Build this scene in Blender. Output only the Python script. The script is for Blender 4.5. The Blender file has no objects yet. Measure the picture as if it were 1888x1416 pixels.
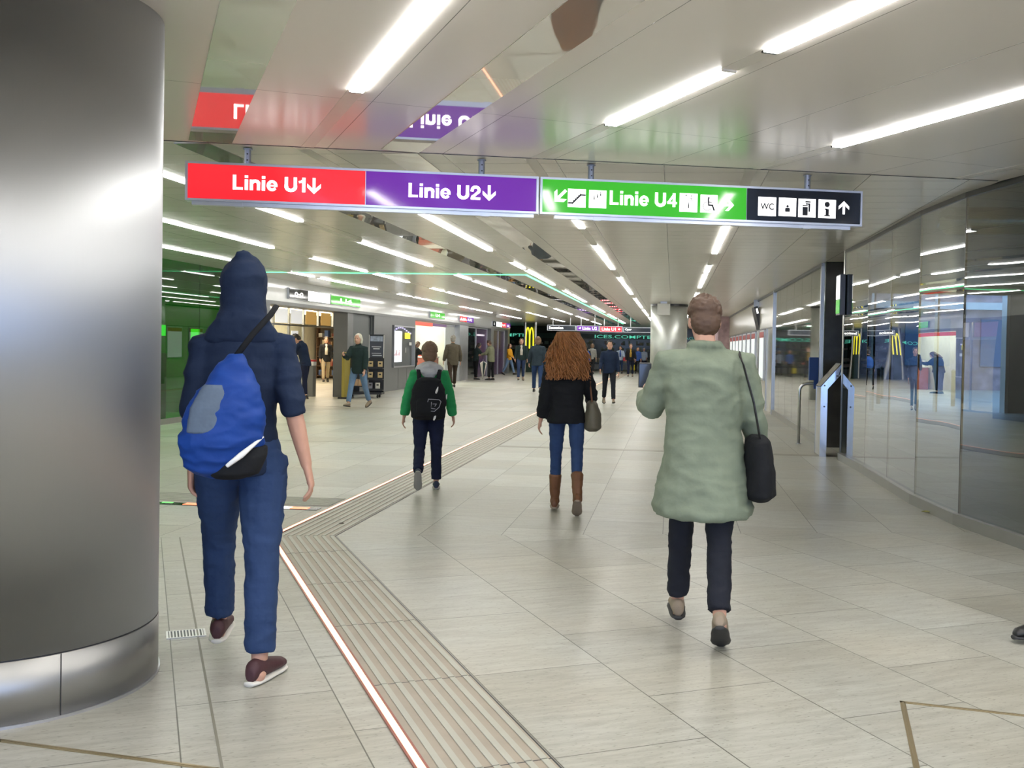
import bpy, math, random
import numpy as np
from mathutils import Vector, Matrix, noise
random.seed(7)
scene = bpy.context.scene
COL = scene.collection
PI = math.pi

# ------------------------------------------------------------------ camera
W_, H_ = 1888, 1416
FPX, PITCH, ROLL, CX, CY, CH = 1914.17, .020393, .018807, 1018.27, 678.52, 1.5
def _cam_matrix():
    B = Matrix(((1,0,0),(0,0,-1),(0,1,0)))
    cp, sp = math.cos(PITCH), math.sin(PITCH); cr, sr = math.cos(ROLL), math.sin(ROLL)
    P = Matrix(((1,0,0),(0,cp,-sp),(0,sp,cp))); Q = Matrix(((cr,-sr,0),(sr,cr,0),(0,0,1)))
    return Q @ P @ B
CM = _cam_matrix()
cam_data = bpy.data.cameras.new('camera'); cam = bpy.data.objects.new('camera', cam_data)
COL.objects.link(cam); scene.camera = cam
cam_data.sensor_fit = 'HORIZONTAL'; cam_data.sensor_width = 36; cam_data.lens = FPX/W_*36
cam_data.shift_x = (W_/2-CX)/W_; cam_data.shift_y = (CY-H_/2)/W_
cam_data.clip_start = .05; cam_data.clip_end = 400
cm = Matrix((CM[0], -CM[1], -CM[2])).transposed().to_4x4(); cm.translation = (0,0,CH)
cam.matrix_world = cm

# ------------------------------------------------------------------ world, exposure
world = bpy.data.worlds.new('daylight'); scene.world = world; world.use_nodes = True
bg = world.node_tree.nodes['Background']
bg.inputs['Color'].default_value = (.38,.56,1.0,1); bg.inputs['Strength'].default_value = 4.5
scene.view_settings.view_transform = 'Standard'; scene.view_settings.look = 'None'
scene.view_settings.gamma = 1; scene.view_settings.use_curve_mapping = False
scene.view_settings.exposure = 0.12
LED = 27.5            # emission of the ceiling light bars
scene.cycles.max_bounces = 10; scene.cycles.diffuse_bounces = 5; scene.cycles.glossy_bounces = 5
scene.cycles.transparent_max_bounces = 16; scene.cycles.sample_clamp_indirect = 6
scene.cycles.caustics_reflective = False; scene.cycles.caustics_refractive = False

# ------------------------------------------------------------------ frames
Y1, Y2 = .115253, -.375659       # azimuth of the far and of the near stretch of the passage
H = 2.92
def az(a): return Vector((math.sin(a), math.cos(a), 0))
D1, D2 = az(Y1), az(Y2)
N1 = Vector((D1.y,-D1.x,0)); N2 = Vector((D2.y,-D2.x,0))
def W1(n,a,z=0): return D1*a + N1*n + Vector((0,0,z))
def W2(n,a,z=0): return D2*a + N2*n + Vector((0,0,z))
def ray(u,v):
    return CM.transposed() @ Vector(((u-CX)/FPX,(v-CY)/FPX,1))
def floor_at(u,v,z=0):
    d = ray(u,v); t = (z-CH)/d.z
    return Vector((0,0,CH))+d*t

# ------------------------------------------------------------------ object helpers
def tag(o, label=None, cat=None, group=None, kind=None):
    if label: o['label'] = label
    if cat: o['category'] = cat
    if group: o['group'] = group
    if kind: o['kind'] = kind
    return o
def thing(name, label, cat, loc=(0,0,0), rz=0, group=None, s=1):
    o = bpy.data.objects.new(name, None); COL.objects.link(o); o.empty_display_size = .1
    o.location = loc; o.rotation_euler = (0,0,rz); o.scale = (s,s,s)
    return tag(o, label, cat, group)
def link(name, me, m=None, parent=None, smooth=False):
    o = bpy.data.objects.new(name, me); COL.objects.link(o)
    if m and not me.materials: me.materials.append(m)
    if parent: o.parent = parent
    if smooth:
        me.polygons.foreach_set('use_smooth', [True]*len(me.polygons))
    return o
class MB:
    def __init__(s): s.v=[]; s.f=[]; s.uv=None
    def add(s, vs, fs):
        k=len(s.v); s.v += [tuple(v) for v in vs]; s.f += [tuple(i+k for i in f) for f in fs]; return s
    def box(s, x0,x1,y0,y1,z0,z1, M=None):
        vs=[Vector((x,y,z)) for z in (z0,z1) for x,y in ((x0,y0),(x1,y0),(x1,y1),(x0,y1))]
        if M: vs=[M@v for v in vs]
        return s.add(vs,[(3,2,1,0),(4,5,6,7),(0,1,5,4),(1,2,6,5),(2,3,7,6),(3,0,4,7)])
    def bbox(s, x0,x1,y0,y1,z0,z1,b=.01):
        # box with chamfered vertical edges and top
        o=[(x0+b,y0),(x1-b,y0),(x1,y0+b),(x1,y1-b),(x1-b,y1),(x0+b,y1),(x0,y1-b),(x0,y0+b)]
        i=[(x0+b,y0+b),(x1-b,y0+b),(x1-b,y0+b),(x1-b,y1-b),(x1-b,y1-b),(x0+b,y1-b),(x0+b,y1-b),(x0+b,y0+b)]
        vs=[(x,y,z0) for x,y in o]+[(x,y,z1-b) for x,y in o]+[(x,y,z1) for x,y in i]
        fs=[tuple(range(7,-1,-1))]
        for k in range(8):
            j=(k+1)%8; fs+=[(k,j,8+j,8+k),(8+k,8+j,16+j,16+k)]
        fs.append(tuple(range(16,24)))
        return s.add(vs,fs)
    def prism(s, pts, z0, z1, M=None):
        n=len(pts); vs=[Vector((p[0],p[1],z)) for z in (z0,z1) for p in pts]
        if M: vs=[M@v for v in vs]
        fs=[tuple(range(n-1,-1,-1)),tuple(range(n,2*n))]+[(i,(i+1)%n,n+(i+1)%n,n+i) for i in range(n)]
        return s.add(vs,fs)
    def cyl(s, c, r, z0, z1, n=32, r2=None):
        r2=r if r2 is None else r2
        vs=[(c[0]+q*math.cos(2*PI*i/n),c[1]+q*math.sin(2*PI*i/n),z) for q,z in((r,z0),(r2,z1)) for i in range(n)]
        return s.add(vs,[tuple(range(n-1,-1,-1)),tuple(range(n,2*n))]+[(i,(i+1)%n,n+(i+1)%n,n+i) for i in range(n)])
    def loft(s, rings, n=14):
        vs=[];fs=[]
        for c,ax,ay in rings:
            for i in range(n):
                t=2*PI*i/n; vs.append(Vector(c)+Vector(ax)*math.cos(t)+Vector(ay)*math.sin(t))
        m=len(rings)
        for j in range(m-1):
            for i in range(n):
                k=(i+1)%n; fs.append((j*n+i,j*n+k,(j+1)*n+k,(j+1)*n+i))
        vs.append(Vector(rings[0][0])); vs.append(Vector(rings[-1][0])); a=len(vs)-2;b=a+1
        for i in range(n):
            k=(i+1)%n; fs.append((k,i,a)); fs.append(((m-1)*n+i,(m-1)*n+k,b))
        return s.add(vs,fs)
    def limb(s, pts, rad, ref=Vector((0,1,0)), n=12, cap=True):
        pts=[Vector(p) for p in pts]; rings=[]
        m=len(pts)
        for i,p in enumerate(pts):
            d=(pts[min(i+1,m-1)]-pts[max(i-1,0)]).normalized()
            if abs(d.dot(ref))>.95: rf=Vector((0,0,1)) if abs(d.z)<.9 else Vector((1,0,0))
            else: rf=ref
            x=d.cross(rf).normalized(); y=x.cross(d).normalized()
            r=rad[i]; rx,ry=(r,r) if not isinstance(r,(tuple,list)) else r
            if i==0 and cap: rings.append((p-d*min(rx,ry)*.6,x*rx*.6,y*ry*.6))
            rings.append((p,x*rx,y*ry))
            if i==m-1 and cap: rings.append((p+d*min(rx,ry)*.6,x*rx*.6,y*ry*.6))
        return s.loft(rings,n)
    def ball(s, c, r, n=10, m=6, M=None):
        rx,ry,rz=(r,r,r) if not isinstance(r,(tuple,list)) else r
        c=Vector(c); rings=[]
        R=M or Matrix.Identity(3)
        for j in range(m+1):
            t=-PI/2+PI*(j+.35)/(m+.7); rings.append((c+R@Vector((0,0,rz*math.sin(t))),R@Vector((rx*math.cos(t),0,0)),R@Vector((0,ry*math.cos(t),0))))
        return s.loft(rings,n)
    def disc(s, x,y,r,z0,z1,M=None,n=24):
        return s.prism([(x+r*math.cos(2*PI*i/n),y+r*math.sin(2*PI*i/n)) for i in range(n)],z0,z1,M)
    def line(s, pts, w, z0, z1, M=None, closed=False):
        pts=[Vector((p[0],p[1])) for p in pts]
        if closed: pts.append(pts[0])
        for p,q in zip(pts,pts[1:]):
            d=(q-p); 
            if d.length<1e-6: continue
            d.normalize(); t=Vector((-d.y,d.x))*w/2; e=d*w/2
            s.prism([p-e-t,q+e-t,q+e+t,p-e+t],z0,z1,M)
        return s
    def mesh(s, name='mesh'):
        me=bpy.data.meshes.new(name); me.from_pydata(s.v,[],s.f); me.update(); return me
    def build(s, name, m, parent=None, smooth=False, rz=None):
        me=s.mesh(name)
        if s.uv: 
            l=me.uv_layers.new(name='UVMap'); l.data.foreach_set('uv',[c for f in me.polygons for li in f.loop_indices for c in s.uv[me.loops[li].vertex_index]])
        o=link(name,me,m,parent,smooth)
        if rz is not None: o.rotation_euler=(0,0,rz)
        return o
def struct(name, mb, m, frame=0):
    o=mb.build(name,m,rz={0:0,1:-Y1,2:-Y2}[frame]); o['kind']='structure'; return o
def text_mesh(txt, size, bold=0.0, spacing=1.0):
    c=bpy.data.curves.new('txt','FONT'); c.body=txt; c.size=size; c.offset=bold; c.extrude=.0015; c.space_character=spacing
    c.resolution_u=4
    o=bpy.data.objects.new('txt',c); COL.objects.link(o)
    dg=bpy.context.evaluated_depsgraph_get(); me=bpy.data.meshes.new_from_object(o.evaluated_get(dg))
    bpy.data.objects.remove(o); bpy.data.curves.remove(c); me.materials.clear(); return me
def mesh_bounds(me):
    xs=[v.co.x for v in me.vertices]; ys=[v.co.y for v in me.vertices]
    return min(xs),max(xs),min(ys),max(ys)
SIGNM = Matrix(((1,0,0,0),(0,0,-1,0),(0,1,0,0),(0,0,0,1)))   # (x,y,h) -> (x,-h,y): writing on a face that looks towards -Y
def put_text(txt, x, z, height, m, parent, name='lettering', bold=0.0, y=0.0, width=None, xf=SIGNM, spacing=1.0):
    me=text_mesh(txt, 1.0, bold, spacing); x0,x1,y0,y1=mesh_bounds(me)
    s=height/(y1-y0); sx=s if width is None else width/(x1-x0)
    me.transform(Matrix.Diagonal((sx,s,1,1)) @ Matrix.Translation((-x0,-y0,0)))
    me.transform(Matrix.Translation((x,y,z)) @ xf)
    return link(name,me,m,parent)

# ------------------------------------------------------------------ materials
MATS={}
def nt(name):
    m=bpy.data.materials.new(name); m.use_nodes=True; t=m.node_tree; return m,t,t.nodes['Principled BSDF']
def mat(name, col, rough=.5, metal=0, spec=.5, noise_amt=.06, noise_scale=6, bump=0, bump_scale=40, coat=0):
    if name in MATS: return MATS[name]
    m,t,b=nt(name); MATS[name]=m
    b.inputs['Roughness'].default_value=rough; b.inputs['Metallic'].default_value=metal
    b.inputs['Specular IOR Level'].default_value=spec; b.inputs['Coat Weight'].default_value=coat
    tc=t.nodes.new('ShaderNodeTexCoord'); nz=t.nodes.new('ShaderNodeTexNoise'); nz.inputs['Scale'].default_value=noise_scale
    nz.inputs['Detail'].default_value=4
    t.links.new(tc.outputs['Object'],nz.inputs['Vector'])
    mx=t.nodes.new('ShaderNodeMix'); mx.data_type='RGBA'
    t.links.new(nz.outputs['Fac'],mx.inputs['Factor'])
    c=Vector(col[:3]); mx.inputs['A'].default_value=(*(c*(1-noise_amt*2)),1); mx.inputs['B'].default_value=(*[min(1,q) for q in (c*(1+noise_amt*2))],1)
    t.links.new(mx.outputs['Result'],b.inputs['Base Color'])
    if bump:
        n2=t.nodes.new('ShaderNodeTexNoise'); n2.inputs['Scale'].default_value=bump_scale; t.links.new(tc.outputs['Object'],n2.inputs['Vector'])
        bp=t.nodes.new('ShaderNodeBump'); bp.inputs['Strength'].default_value=bump; bp.inputs['Distance'].default_value=.01
        t.links.new(n2.outputs['Fac'],bp.inputs['Height']); t.links.new(bp.outputs['Normal'],b.inputs['Normal'])
    return m
def emis(name, col, strength, base=None, rough=.3, falloff=None):
    if name in MATS: return MATS[name]
    m,t,b=nt(name); MATS[name]=m
    b.inputs['Base Color'].default_value=(*(base or col),1); b.inputs['Roughness'].default_value=rough
    b.inputs['Emission Color'].default_value=(*col,1); b.inputs['Emission Strength'].default_value=strength
    return m
def cloth(name, col, rough=.85, bump=.5): return mat(name,col,rough,0,.2,.12,9,bump,22)

M_alu=mat('anodised_aluminium',(.62,.63,.66),.35,.9)
M_steel=mat('satin_steel',(.55,.55,.54),.28,1)
M_darkmetal=mat('dark_metal',(.06,.06,.065),.35,.6)
M_greyclad=mat('grey_cladding',(.19,.195,.20),.38,.45,noise_amt=.03)
M_greydoor=mat('grey_door',(.12,.13,.135),.45,.3,noise_amt=.03)
M_bulk=mat('light_bulkhead',(.62,.63,.62),.12,0,.7,noise_amt=.02,bump=.15,bump_scale=1.2)
M_black=mat('black_plastic',(.015,.015,.017),.4)
M_white=mat('white_paint',(.8,.8,.78),.4)
M_cream=mat('cream_wall',(.68,.66,.55),.6)
M_beige=mat('beige_wall_panel',(.52,.5,.43),.18,0,.6,noise_amt=.02)
M_darkstone=mat('polished_dark_stone',(.05,.048,.045),.12,0,.6,noise_amt=.3,noise_scale=4)
M_skirt=mat('stone_skirting',(.22,.215,.19),.3)
M_white_lit=emis('lit_white_lettering',(1,.98,.97),1.6)
M_red_lit=emis('lit_red_panel',(.95,.03,.045),.80,(.5,.01,.015),.08)
M_pur_lit=emis('lit_purple_panel',(.17,.022,.40),.75,(.09,.01,.2),.08)
M_grn_lit=emis('lit_green_panel',(.045,.52,.01),.72,(.02,.25,.01),.08)
M_blk_sign=mat('black_sign_panel',(.012,.016,.026),.08,0,.6)
M_glyph=mat('dark_pictogram',(.015,.015,.02),.5)
M_skin=mat('skin',(.58,.33,.24),.5,0,.4,.05,20)
M_brass=mat('brass_strip',(.42,.34,.2),.3,.8)

def floor_material():
    m,t,b=nt('granite_floor'); L=t.links; N=t.nodes
    uv=N.new('ShaderNodeUVMap'); uv.uv_map='UVMap'
    br=N.new('ShaderNodeTexBrick'); L.new(uv.outputs['UV'],br.inputs['Vector'])
    br.offset=.5; br.inputs['Scale'].default_value=1; br.inputs['Brick Width'].default_value=.995; br.inputs['Row Height'].default_value=.635
    br.inputs['Mortar Size'].default_value=.0032; br.inputs['Mortar Smooth'].default_value=.3; br.inputs['Bias'].default_value=0
    br.inputs['Color1'].default_value=(.505,.51,.48,1); br.inputs['Color2'].default_value=(.405,.405,.37,1); br.inputs['Mortar'].default_value=(.10,.10,.08,1)
    mp=N.new('ShaderNodeMapping'); mp.inputs['Scale'].default_value=(15,2.0,1); mp.inputs['Rotation'].default_value=(0,0,.10); L.new(uv.outputs['UV'],mp.inputs['Vector'])
    # each tile gets its own grain: offset the noise by the tile tone
    ad=N.new('ShaderNodeVectorMath'); ad.operation='ADD'; L.new(mp.outputs['Vector'],ad.inputs[0])
    sc=N.new('ShaderNodeVectorMath'); sc.operation='SCALE'; sc.inputs['Scale'].default_value=60; L.new(br.outputs['Color'],sc.inputs[0]); L.new(sc.outputs['Vector'],ad.inputs[1])
    nz=N.new('ShaderNodeTexNoise'); nz.inputs['Scale'].default_value=1.6; nz.inputs['Detail'].default_value=8; nz.inputs['Roughness'].default_value=.7; nz.inputs['Distortion'].default_value=.5; L.new(ad.outputs['Vector'],nz.inputs['Vector'])
    r1=N.new('ShaderNodeValToRGB'); r1.color_ramp.elements[0].position=.33; r1.color_ramp.elements[0].color=(.74,.72,.68,1); r1.color_ramp.elements[1].position=.62; r1.color_ramp.elements[1].color=(1.06,1.07,1.04,1); L.new(nz.outputs['Fac'],r1.inputs['Fac'])
    # dark flecks, longer across the tile
    mp2=N.new('ShaderNodeMapping'); mp2.inputs['Scale'].default_value=(120,30,1); mp2.inputs['Rotation'].default_value=(0,0,.08); L.new(uv.outputs['UV'],mp2.inputs['Vector'])
    n3=N.new('ShaderNodeTexNoise'); n3.inputs['Scale'].default_value=1; n3.inputs['Detail'].default_value=3; L.new(mp2.outputs['Vector'],n3.inputs['Vector'])
    r3=N.new('ShaderNodeValToRGB'); r3.color_ramp.elements[0].position=.27; r3.color_ramp.elements[0].color=(.30,.27,.22,1); r3.color_ramp.elements[1].position=.40; r3.color_ramp.elements[1].color=(1,1,1,1); L.new(n3.outputs['Fac'],r3.inputs['Fac'])
    # broad warm stain patches
    n4=N.new('ShaderNodeTexNoise'); n4.inputs['Scale'].default_value=.9; n4.inputs['Detail'].default_value=3; L.new(uv.outputs['UV'],n4.inputs['Vector'])
    r4=N.new('ShaderNodeValToRGB'); r4.color_ramp.elements[0].position=.35; r4.color_ramp.elements[0].color=(1,1,1,1); r4.color_ramp.elements[1].position=.7; r4.color_ramp.elements[1].color=(1.0,.95,.88,1); L.new(n4.outputs['Fac'],r4.inputs['Fac'])
    prev=br.outputs['Color']
    for src,f in ((r1,.9),(r3,.75),(r4,1)):
        x=N.new('ShaderNodeMix'); x.data_type='RGBA'; x.blend_type='MULTIPLY'; x.inputs['Factor'].default_value=f
        L.new(prev,x.inputs['A']); L.new(src.outputs['Color'],x.inputs['B']); prev=x.outputs['Result']
    L.new(prev,b.inputs['Base Color'])
    rr=N.new('ShaderNodeMapRange'); rr.inputs['To Min'].default_value=.26; rr.inputs['To Max'].default_value=.46; L.new(nz.outputs['Fac'],rr.inputs['Value']); L.new(rr.outputs['Result'],b.inputs['Roughness'])
    b.inputs['Specular IOR Level'].default_value=.5
    bp=N.new('ShaderNodeBump'); bp.inputs['Strength'].default_value=.12; bp.inputs['Distance'].default_value=.004
    mm=N.new('ShaderNodeMath'); mm.operation='MULTIPLY_ADD'; mm.inputs[1].default_value=-2; L.new(br.outputs['Fac'],mm.inputs[0]); L.new(nz.outputs['Fac'],mm.inputs[2])
    L.new(mm.outputs[0],bp.inputs['Height']); L.new(bp.outputs['Normal'],b.inputs['Normal'])
    return m
def ceiling_material(name, bw, rh, rough, mortar, wav, col1, col2):
    m,t,b=nt(name); L=t.links; N=t.nodes
    uv=N.new('ShaderNodeUVMap'); uv.uv_map='UVMap'
    br=N.new('ShaderNodeTexBrick'); L.new(uv.outputs['UV'],br.inputs['Vector']); br.offset=0; br.inputs['Scale'].default_value=1
    br.inputs['Brick Width'].default_value=bw; br.inputs['Row Height'].default_value=rh; br.inputs['Mortar Size'].default_value=mortar; br.inputs['Mortar Smooth'].default_value=.2
    br.inputs['Color1'].default_value=(*col1,1); br.inputs['Color2'].default_value=(*col2,1); br.inputs['Mortar'].default_value=(.2,.19,.17,1)
    L.new(br.outputs['Color'],b.inputs['Base Color'])
    b.inputs['Roughness'].default_value=rough; b.inputs['Specular IOR Level'].default_value=.95
    # every panel sags a little differently
    sc=N.new('ShaderNodeVectorMath'); sc.operation='SCALE'; sc.inputs['Scale'].default_value=90; L.new(br.outputs['Color'],sc.inputs[0])
    ad=N.new('ShaderNodeVectorMath'); ad.operation='ADD'; L.new(uv.outputs['UV'],ad.inputs[0]); L.new(sc.outputs['Vector'],ad.inputs[1])
    nz=N.new('ShaderNodeTexNoise'); nz.inputs['Scale'].default_value=.8; nz.inputs['Detail'].default_value=1; L.new(ad.outputs['Vector'],nz.inputs['Vector'])
    bp=N.new('ShaderNodeBump'); bp.inputs['Strength'].default_value=1; bp.inputs['Distance'].default_value=wav
    L.new(nz.outputs['Fac'],bp.inputs['Height']); L.new(bp.outputs['Normal'],b.inputs['Normal'])
    return m
def glass_material(name, tint, ior=1.55, gain=1.0, rough=.0, bump=.0):
    m=bpy.data.materials.new(name); m.use_nodes=True; t=m.node_tree; N=t.nodes; L=t.links; N.clear()
    out=N.new('ShaderNodeOutputMaterial'); mx=N.new('ShaderNodeMixShader'); tr=N.new('ShaderNodeBsdfTransparent'); gl=N.new('ShaderNodeBsdfGlossy')
    tr.inputs['Color'].default_value=(*tint,1); gl.inputs['Roughness'].default_value=rough; gl.inputs['Color'].default_value=(.95,.97,.97,1)
    fr=N.new('ShaderNodeFresnel'); fr.inputs['IOR'].default_value=ior
    g=N.new('ShaderNodeMath'); g.operation='MULTIPLY'; g.use_clamp=True; g.inputs[1].default_value=gain
    if bump:
        tc=N.new('ShaderNodeTexCoord'); nz=N.new('ShaderNodeTexNoise'); nz.inputs['Scale'].default_value=.9; nz.inputs['Detail'].default_value=0
        bp=N.new('ShaderNodeBump'); bp.inputs['Distance'].default_value=bump; L.new(tc.outputs['Object'],nz.inputs['Vector']); L.new(nz.outputs['Fac'],bp.inputs['Height'])
        L.new(bp.outputs['Normal'],gl.inputs['Normal'])
    ge=N.new('ShaderNodeNewGeometry'); iv=N.new('ShaderNodeMath'); iv.operation='SUBTRACT'; iv.inputs[0].default_value=1; L.new(ge.outputs['Backfacing'],iv.inputs[1])
    g2=N.new('ShaderNodeMath'); g2.operation='MULTIPLY'   # the far face of a pane passes light straight on
    L.new(fr.outputs[0],g.inputs[0]); L.new(g.outputs[0],g2.inputs[0]); L.new(iv.outputs[0],g2.inputs[1]); L.new(g2.outputs[0],mx.inputs[0]); L.new(tr.outputs[0],mx.inputs[1]); L.new(gl.outputs[0],mx.inputs[2]); L.new(mx.outputs[0],out.inputs['Surface'])
    return m
def mirror_material(name, bump=.0):
    m,t,b=nt(name); N=t.nodes; L=t.links
    b.inputs['Base Color'].default_value=(.74,.70,.655,1); b.inputs['Metallic'].default_value=.62; b.inputs['Roughness'].default_value=.03
    if bump:
        tc=N.new('ShaderNodeTexCoord'); nz=N.new('ShaderNodeTexNoise'); nz.inputs['Scale'].default_value=.7; nz.inputs['Detail'].default_value=0
        bp=N.new('ShaderNodeBump'); bp.inputs['Distance'].default_value=bump; L.new(tc.outputs['Object'],nz.inputs['Vector']); L.new(nz.outputs['Fac'],bp.inputs['Height']); L.new(bp.outputs['Normal'],b.inputs['Normal'])
    return m
def brushed_material():
    m,t,b=nt('brushed_column_steel'); N=t.nodes; L=t.links
    b.inputs['Base Color'].default_value=(.50,.51,.515,1); b.inputs['Metallic'].default_value=1; b.inputs['Roughness'].default_value=.36
    b.inputs['Anisotropic'].default_value=.75; tg=N.new('ShaderNodeTangent'); tg.axis='Z'; L.new(tg.outputs[0],b.inputs['Tangent'])
    tc=N.new('ShaderNodeTexCoord'); mp=N.new('ShaderNodeMapping'); mp.inputs['Scale'].default_value=(300,300,8); nz=N.new('ShaderNodeTexNoise'); nz.inputs['Scale'].default_value=1; nz.inputs['Detail'].default_value=4
    L.new(tc.outputs['Object'],mp.inputs['Vector']); L.new(mp.outputs['Vector'],nz.inputs['Vector'])
    rr=N.new('ShaderNodeMapRange'); rr.inputs['To Min'].default_value=.50; rr.inputs['To Max'].default_value=.56; L.new(nz.outputs['Fac'],rr.inputs['Value']); L.new(rr.outputs['Result'],b.inputs['Roughness'])
    return m
M_floor=floor_material()
M_ceil_near=ceiling_material('lacquered_ceiling_panels',3.2,.82,.25,.0025,.008,(.87,.82,.765),(.89,.84,.785))
M_ceil_far=ceiling_material('slatted_ceiling_panels',.42,.82,.22,.003,.010,(.86,.83,.76),(.88,.85,.785))
M_glass=glass_material('clear_glass',(.52,.60,.59),1.75,1.8,0,.004)
M_greenglass=glass_material('dark_green_glass',(.22,.62,.18),1.45,1.0)
M_greenback=mat('green_back_panel',(.02,.20,.015),.5,noise_amt=.3,noise_scale=1.5)
M_shopglass=glass_material('shop_glass',(.9,.93,.92),1.45)
M_mirror=mirror_material('mirror_strip'); M_mirror_w=mirror_material('wavy_mirror_strip',.03)
M_brushed=brushed_material()
M_led=emis('light_bar_diffuser',(1,.98,.95),LED*.86,(1,1,1)); M_led_near=emis('near_light_bar_diffuser',(1,.98,.95),LED*1.28,(1,1,1))

# ================================================================== SETTING
def uvpoly(name, pts, z0, z1, org, d, n, m, vshift, kindname=True):
    # slab with metric UVs measured along d and across n
    mb=MB(); mb.prism([(p[0],p[1]) for p in pts], z0, z1)
    mb.uv=[((Vector(v)-org).dot(d)+99.5, (Vector(v)-org).dot(n)-vshift+127.0) for v in mb.v]
    return mb
# mitre line where the two stretches of the passage meet
FM=Vector((-1.675,8.014,0)); FD=Vector((.99,.1405,0)).normalized()
def merge(name, parts, m):
    mb=MB(); mb.uv=[]
    for p in parts: mb.add(p.v,p.f); mb.uv+=p.uv
    return struct(name, mb, m)
O0=Vector((0,0,0))
A,B=FM-FD*16, FM+FD*26
far_fl=uvpoly('f',[A,B,B+D1*75,A+D1*75],-.12,0,O0,D1,N1,M_floor,-2.59)
A2,B2=FM-FD*24, FM+FD*26
near_fl=uvpoly('f',[A2-D2*21,B2-D2*21,B2,A2],-.12,0,O0,D2,N2,M_floor,1.41)
merge('floor',[near_fl,far_fl],M_floor)
CA=floor_at(351,261,H); CC=floor_at(1816,332,H); CDm=(CC-CA).normalized()
CA.z=0; CC.z=0
K=(H-CH)/1.35
gp=[(4.05,14.45),(3.92,12.95),(3.78,11.65),(3.64,10.35),(3.60,9.12),(3.74,7.7),(4.05,6.4),(4.6,5.1),(5.4,4.0),(6.4,3.1)]   # line of the curved glass wall
GX=CA+CDm*6.33      # where the mitre joint meets the glass
A=CA-CDm*16
V3=lambda q:Vector((q[0]+.04,q[1],0))
fc=uvpoly('c',[A,GX]+[V3(q) for q in gp[4::-1]]+[W1(3.0,14.6),W1(3.0,75),W1(-19,75)],H,H+.12,O0,D1,N1,None,(.55+.042)*K)
merge('ceiling',[fc],M_ceil_far)
nc=uvpoly('c',[CA-CDm*20-D2*17,Vector((11.9,-9.6,0)),V3(gp[9]),V3(gp[8]),V3(gp[7]),V3(gp[6]),V3(gp[5]),GX,CA-CDm*20],H,H+.12,O0,D2,N2,None,(1.04+.042)*K)
merge('ceiling',[nc],M_ceil_near)

# dark strip on the mitre joint of the ceiling
mb=MB(); Mj=Matrix.Translation(CA+Vector((0,0,0)))@Matrix.Rotation(math.atan2(CDm.y,CDm.x),4,'Z')
mb.box(-14,6.3,-.004,.004,H-.004,H,Mj); struct('trim_1',mb,M_darkmetal)

far_rows={ .55:[(11.1,14.71),(16.68,18.45),(18.71,22.81),(24.7,26.3),(26.6,31),(32.9,34.4),(34.7,39.1),(41,42.5),(42.8,47.2),(49,55)],
 -1.05:[(10.2,11.73),(13.6,17.82),(19.69,21.26),(21.56,25.98),(27.85,29.4),(29.7,34.58),(35.86,37.4),(37.7,42.8),(44.5,46),(46.3,53),(55,60)],
 -2.6:[(10.2,14.55),(16.48,17.86),(18.15,22.47),(24.46,25.92),(26.36,30.73),(33.07,34.6),(34.9,39.19),(41.3,42.8),(43.1,47.5),(50,56)],
 -4.16:[(3.9,8.6),(9.7,11.23),(13.39,17.53),(19.52,21),(21.29,25.53),(27.5,29.13),(29.58,33.89),(36.24,37.7),(38,42.44),(44.5,46),(46.3,50.7),(53,60)],
 -5.76:[(4.2,8.0),(9.9,14.42),(16.0,19.02),(19.51,22.16),(24.23,25.64),(25.98,30.36),(32.34,34.01),(34.13,38.6),(40.54,42),(42.3,46.94),(49,55)],
 -7.38:[(6.0,10.5),(12.9,17.52),(19.3,20.7),(21.0,25.25),(27.24,28.72),(29.02,33.38),(35.44,36.9),(37.2,41.87),(44,50)]}
near_rows={1.045:[(1.4,5.6),(-5,-.8),(-11,-7)],2.61:[(4.365,5.75),(-.2,4.035),(-6.5,-2.5),(-12,-8)],4.21:[(1.5,5.69),(-4.5,-.5),(-10,-6)],-.55:[(-.6,3.2),(-7,-3)],5.8:[(-1,3),(-8,-4)],-2.2:[(0,3.5),(-6,-2)],-3.8:[(-5,-1),(0,4)]}  # outer rows and bars behind the camera are unseen, added to light the hall
ordn=['first','second','third','fourth','fifth','sixth','seventh','eighth','ninth','tenth','eleventh','twelfth']
rowtxt={.55:'rightmost far ceiling row',-1.05:'row just right of the far mirror strips',-2.6:'row between the two far mirror strips',
 -4.16:'row just left of the far mirror strips',-5.76:'second row out from the left shops',-7.38:'leftmost row along the shops'}
neartxt={1.045:'row that runs over the red sign',2.61:'row that runs over the green sign',4.21:'row that runs over the black sign end',-.55:'added unseen row over the steel column',5.8:'added unseen row over the curved glass',-2.2:'added unseen row left of the steel column',-3.8:'added unseen row far left of the steel column'}
ti=[2]
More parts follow.
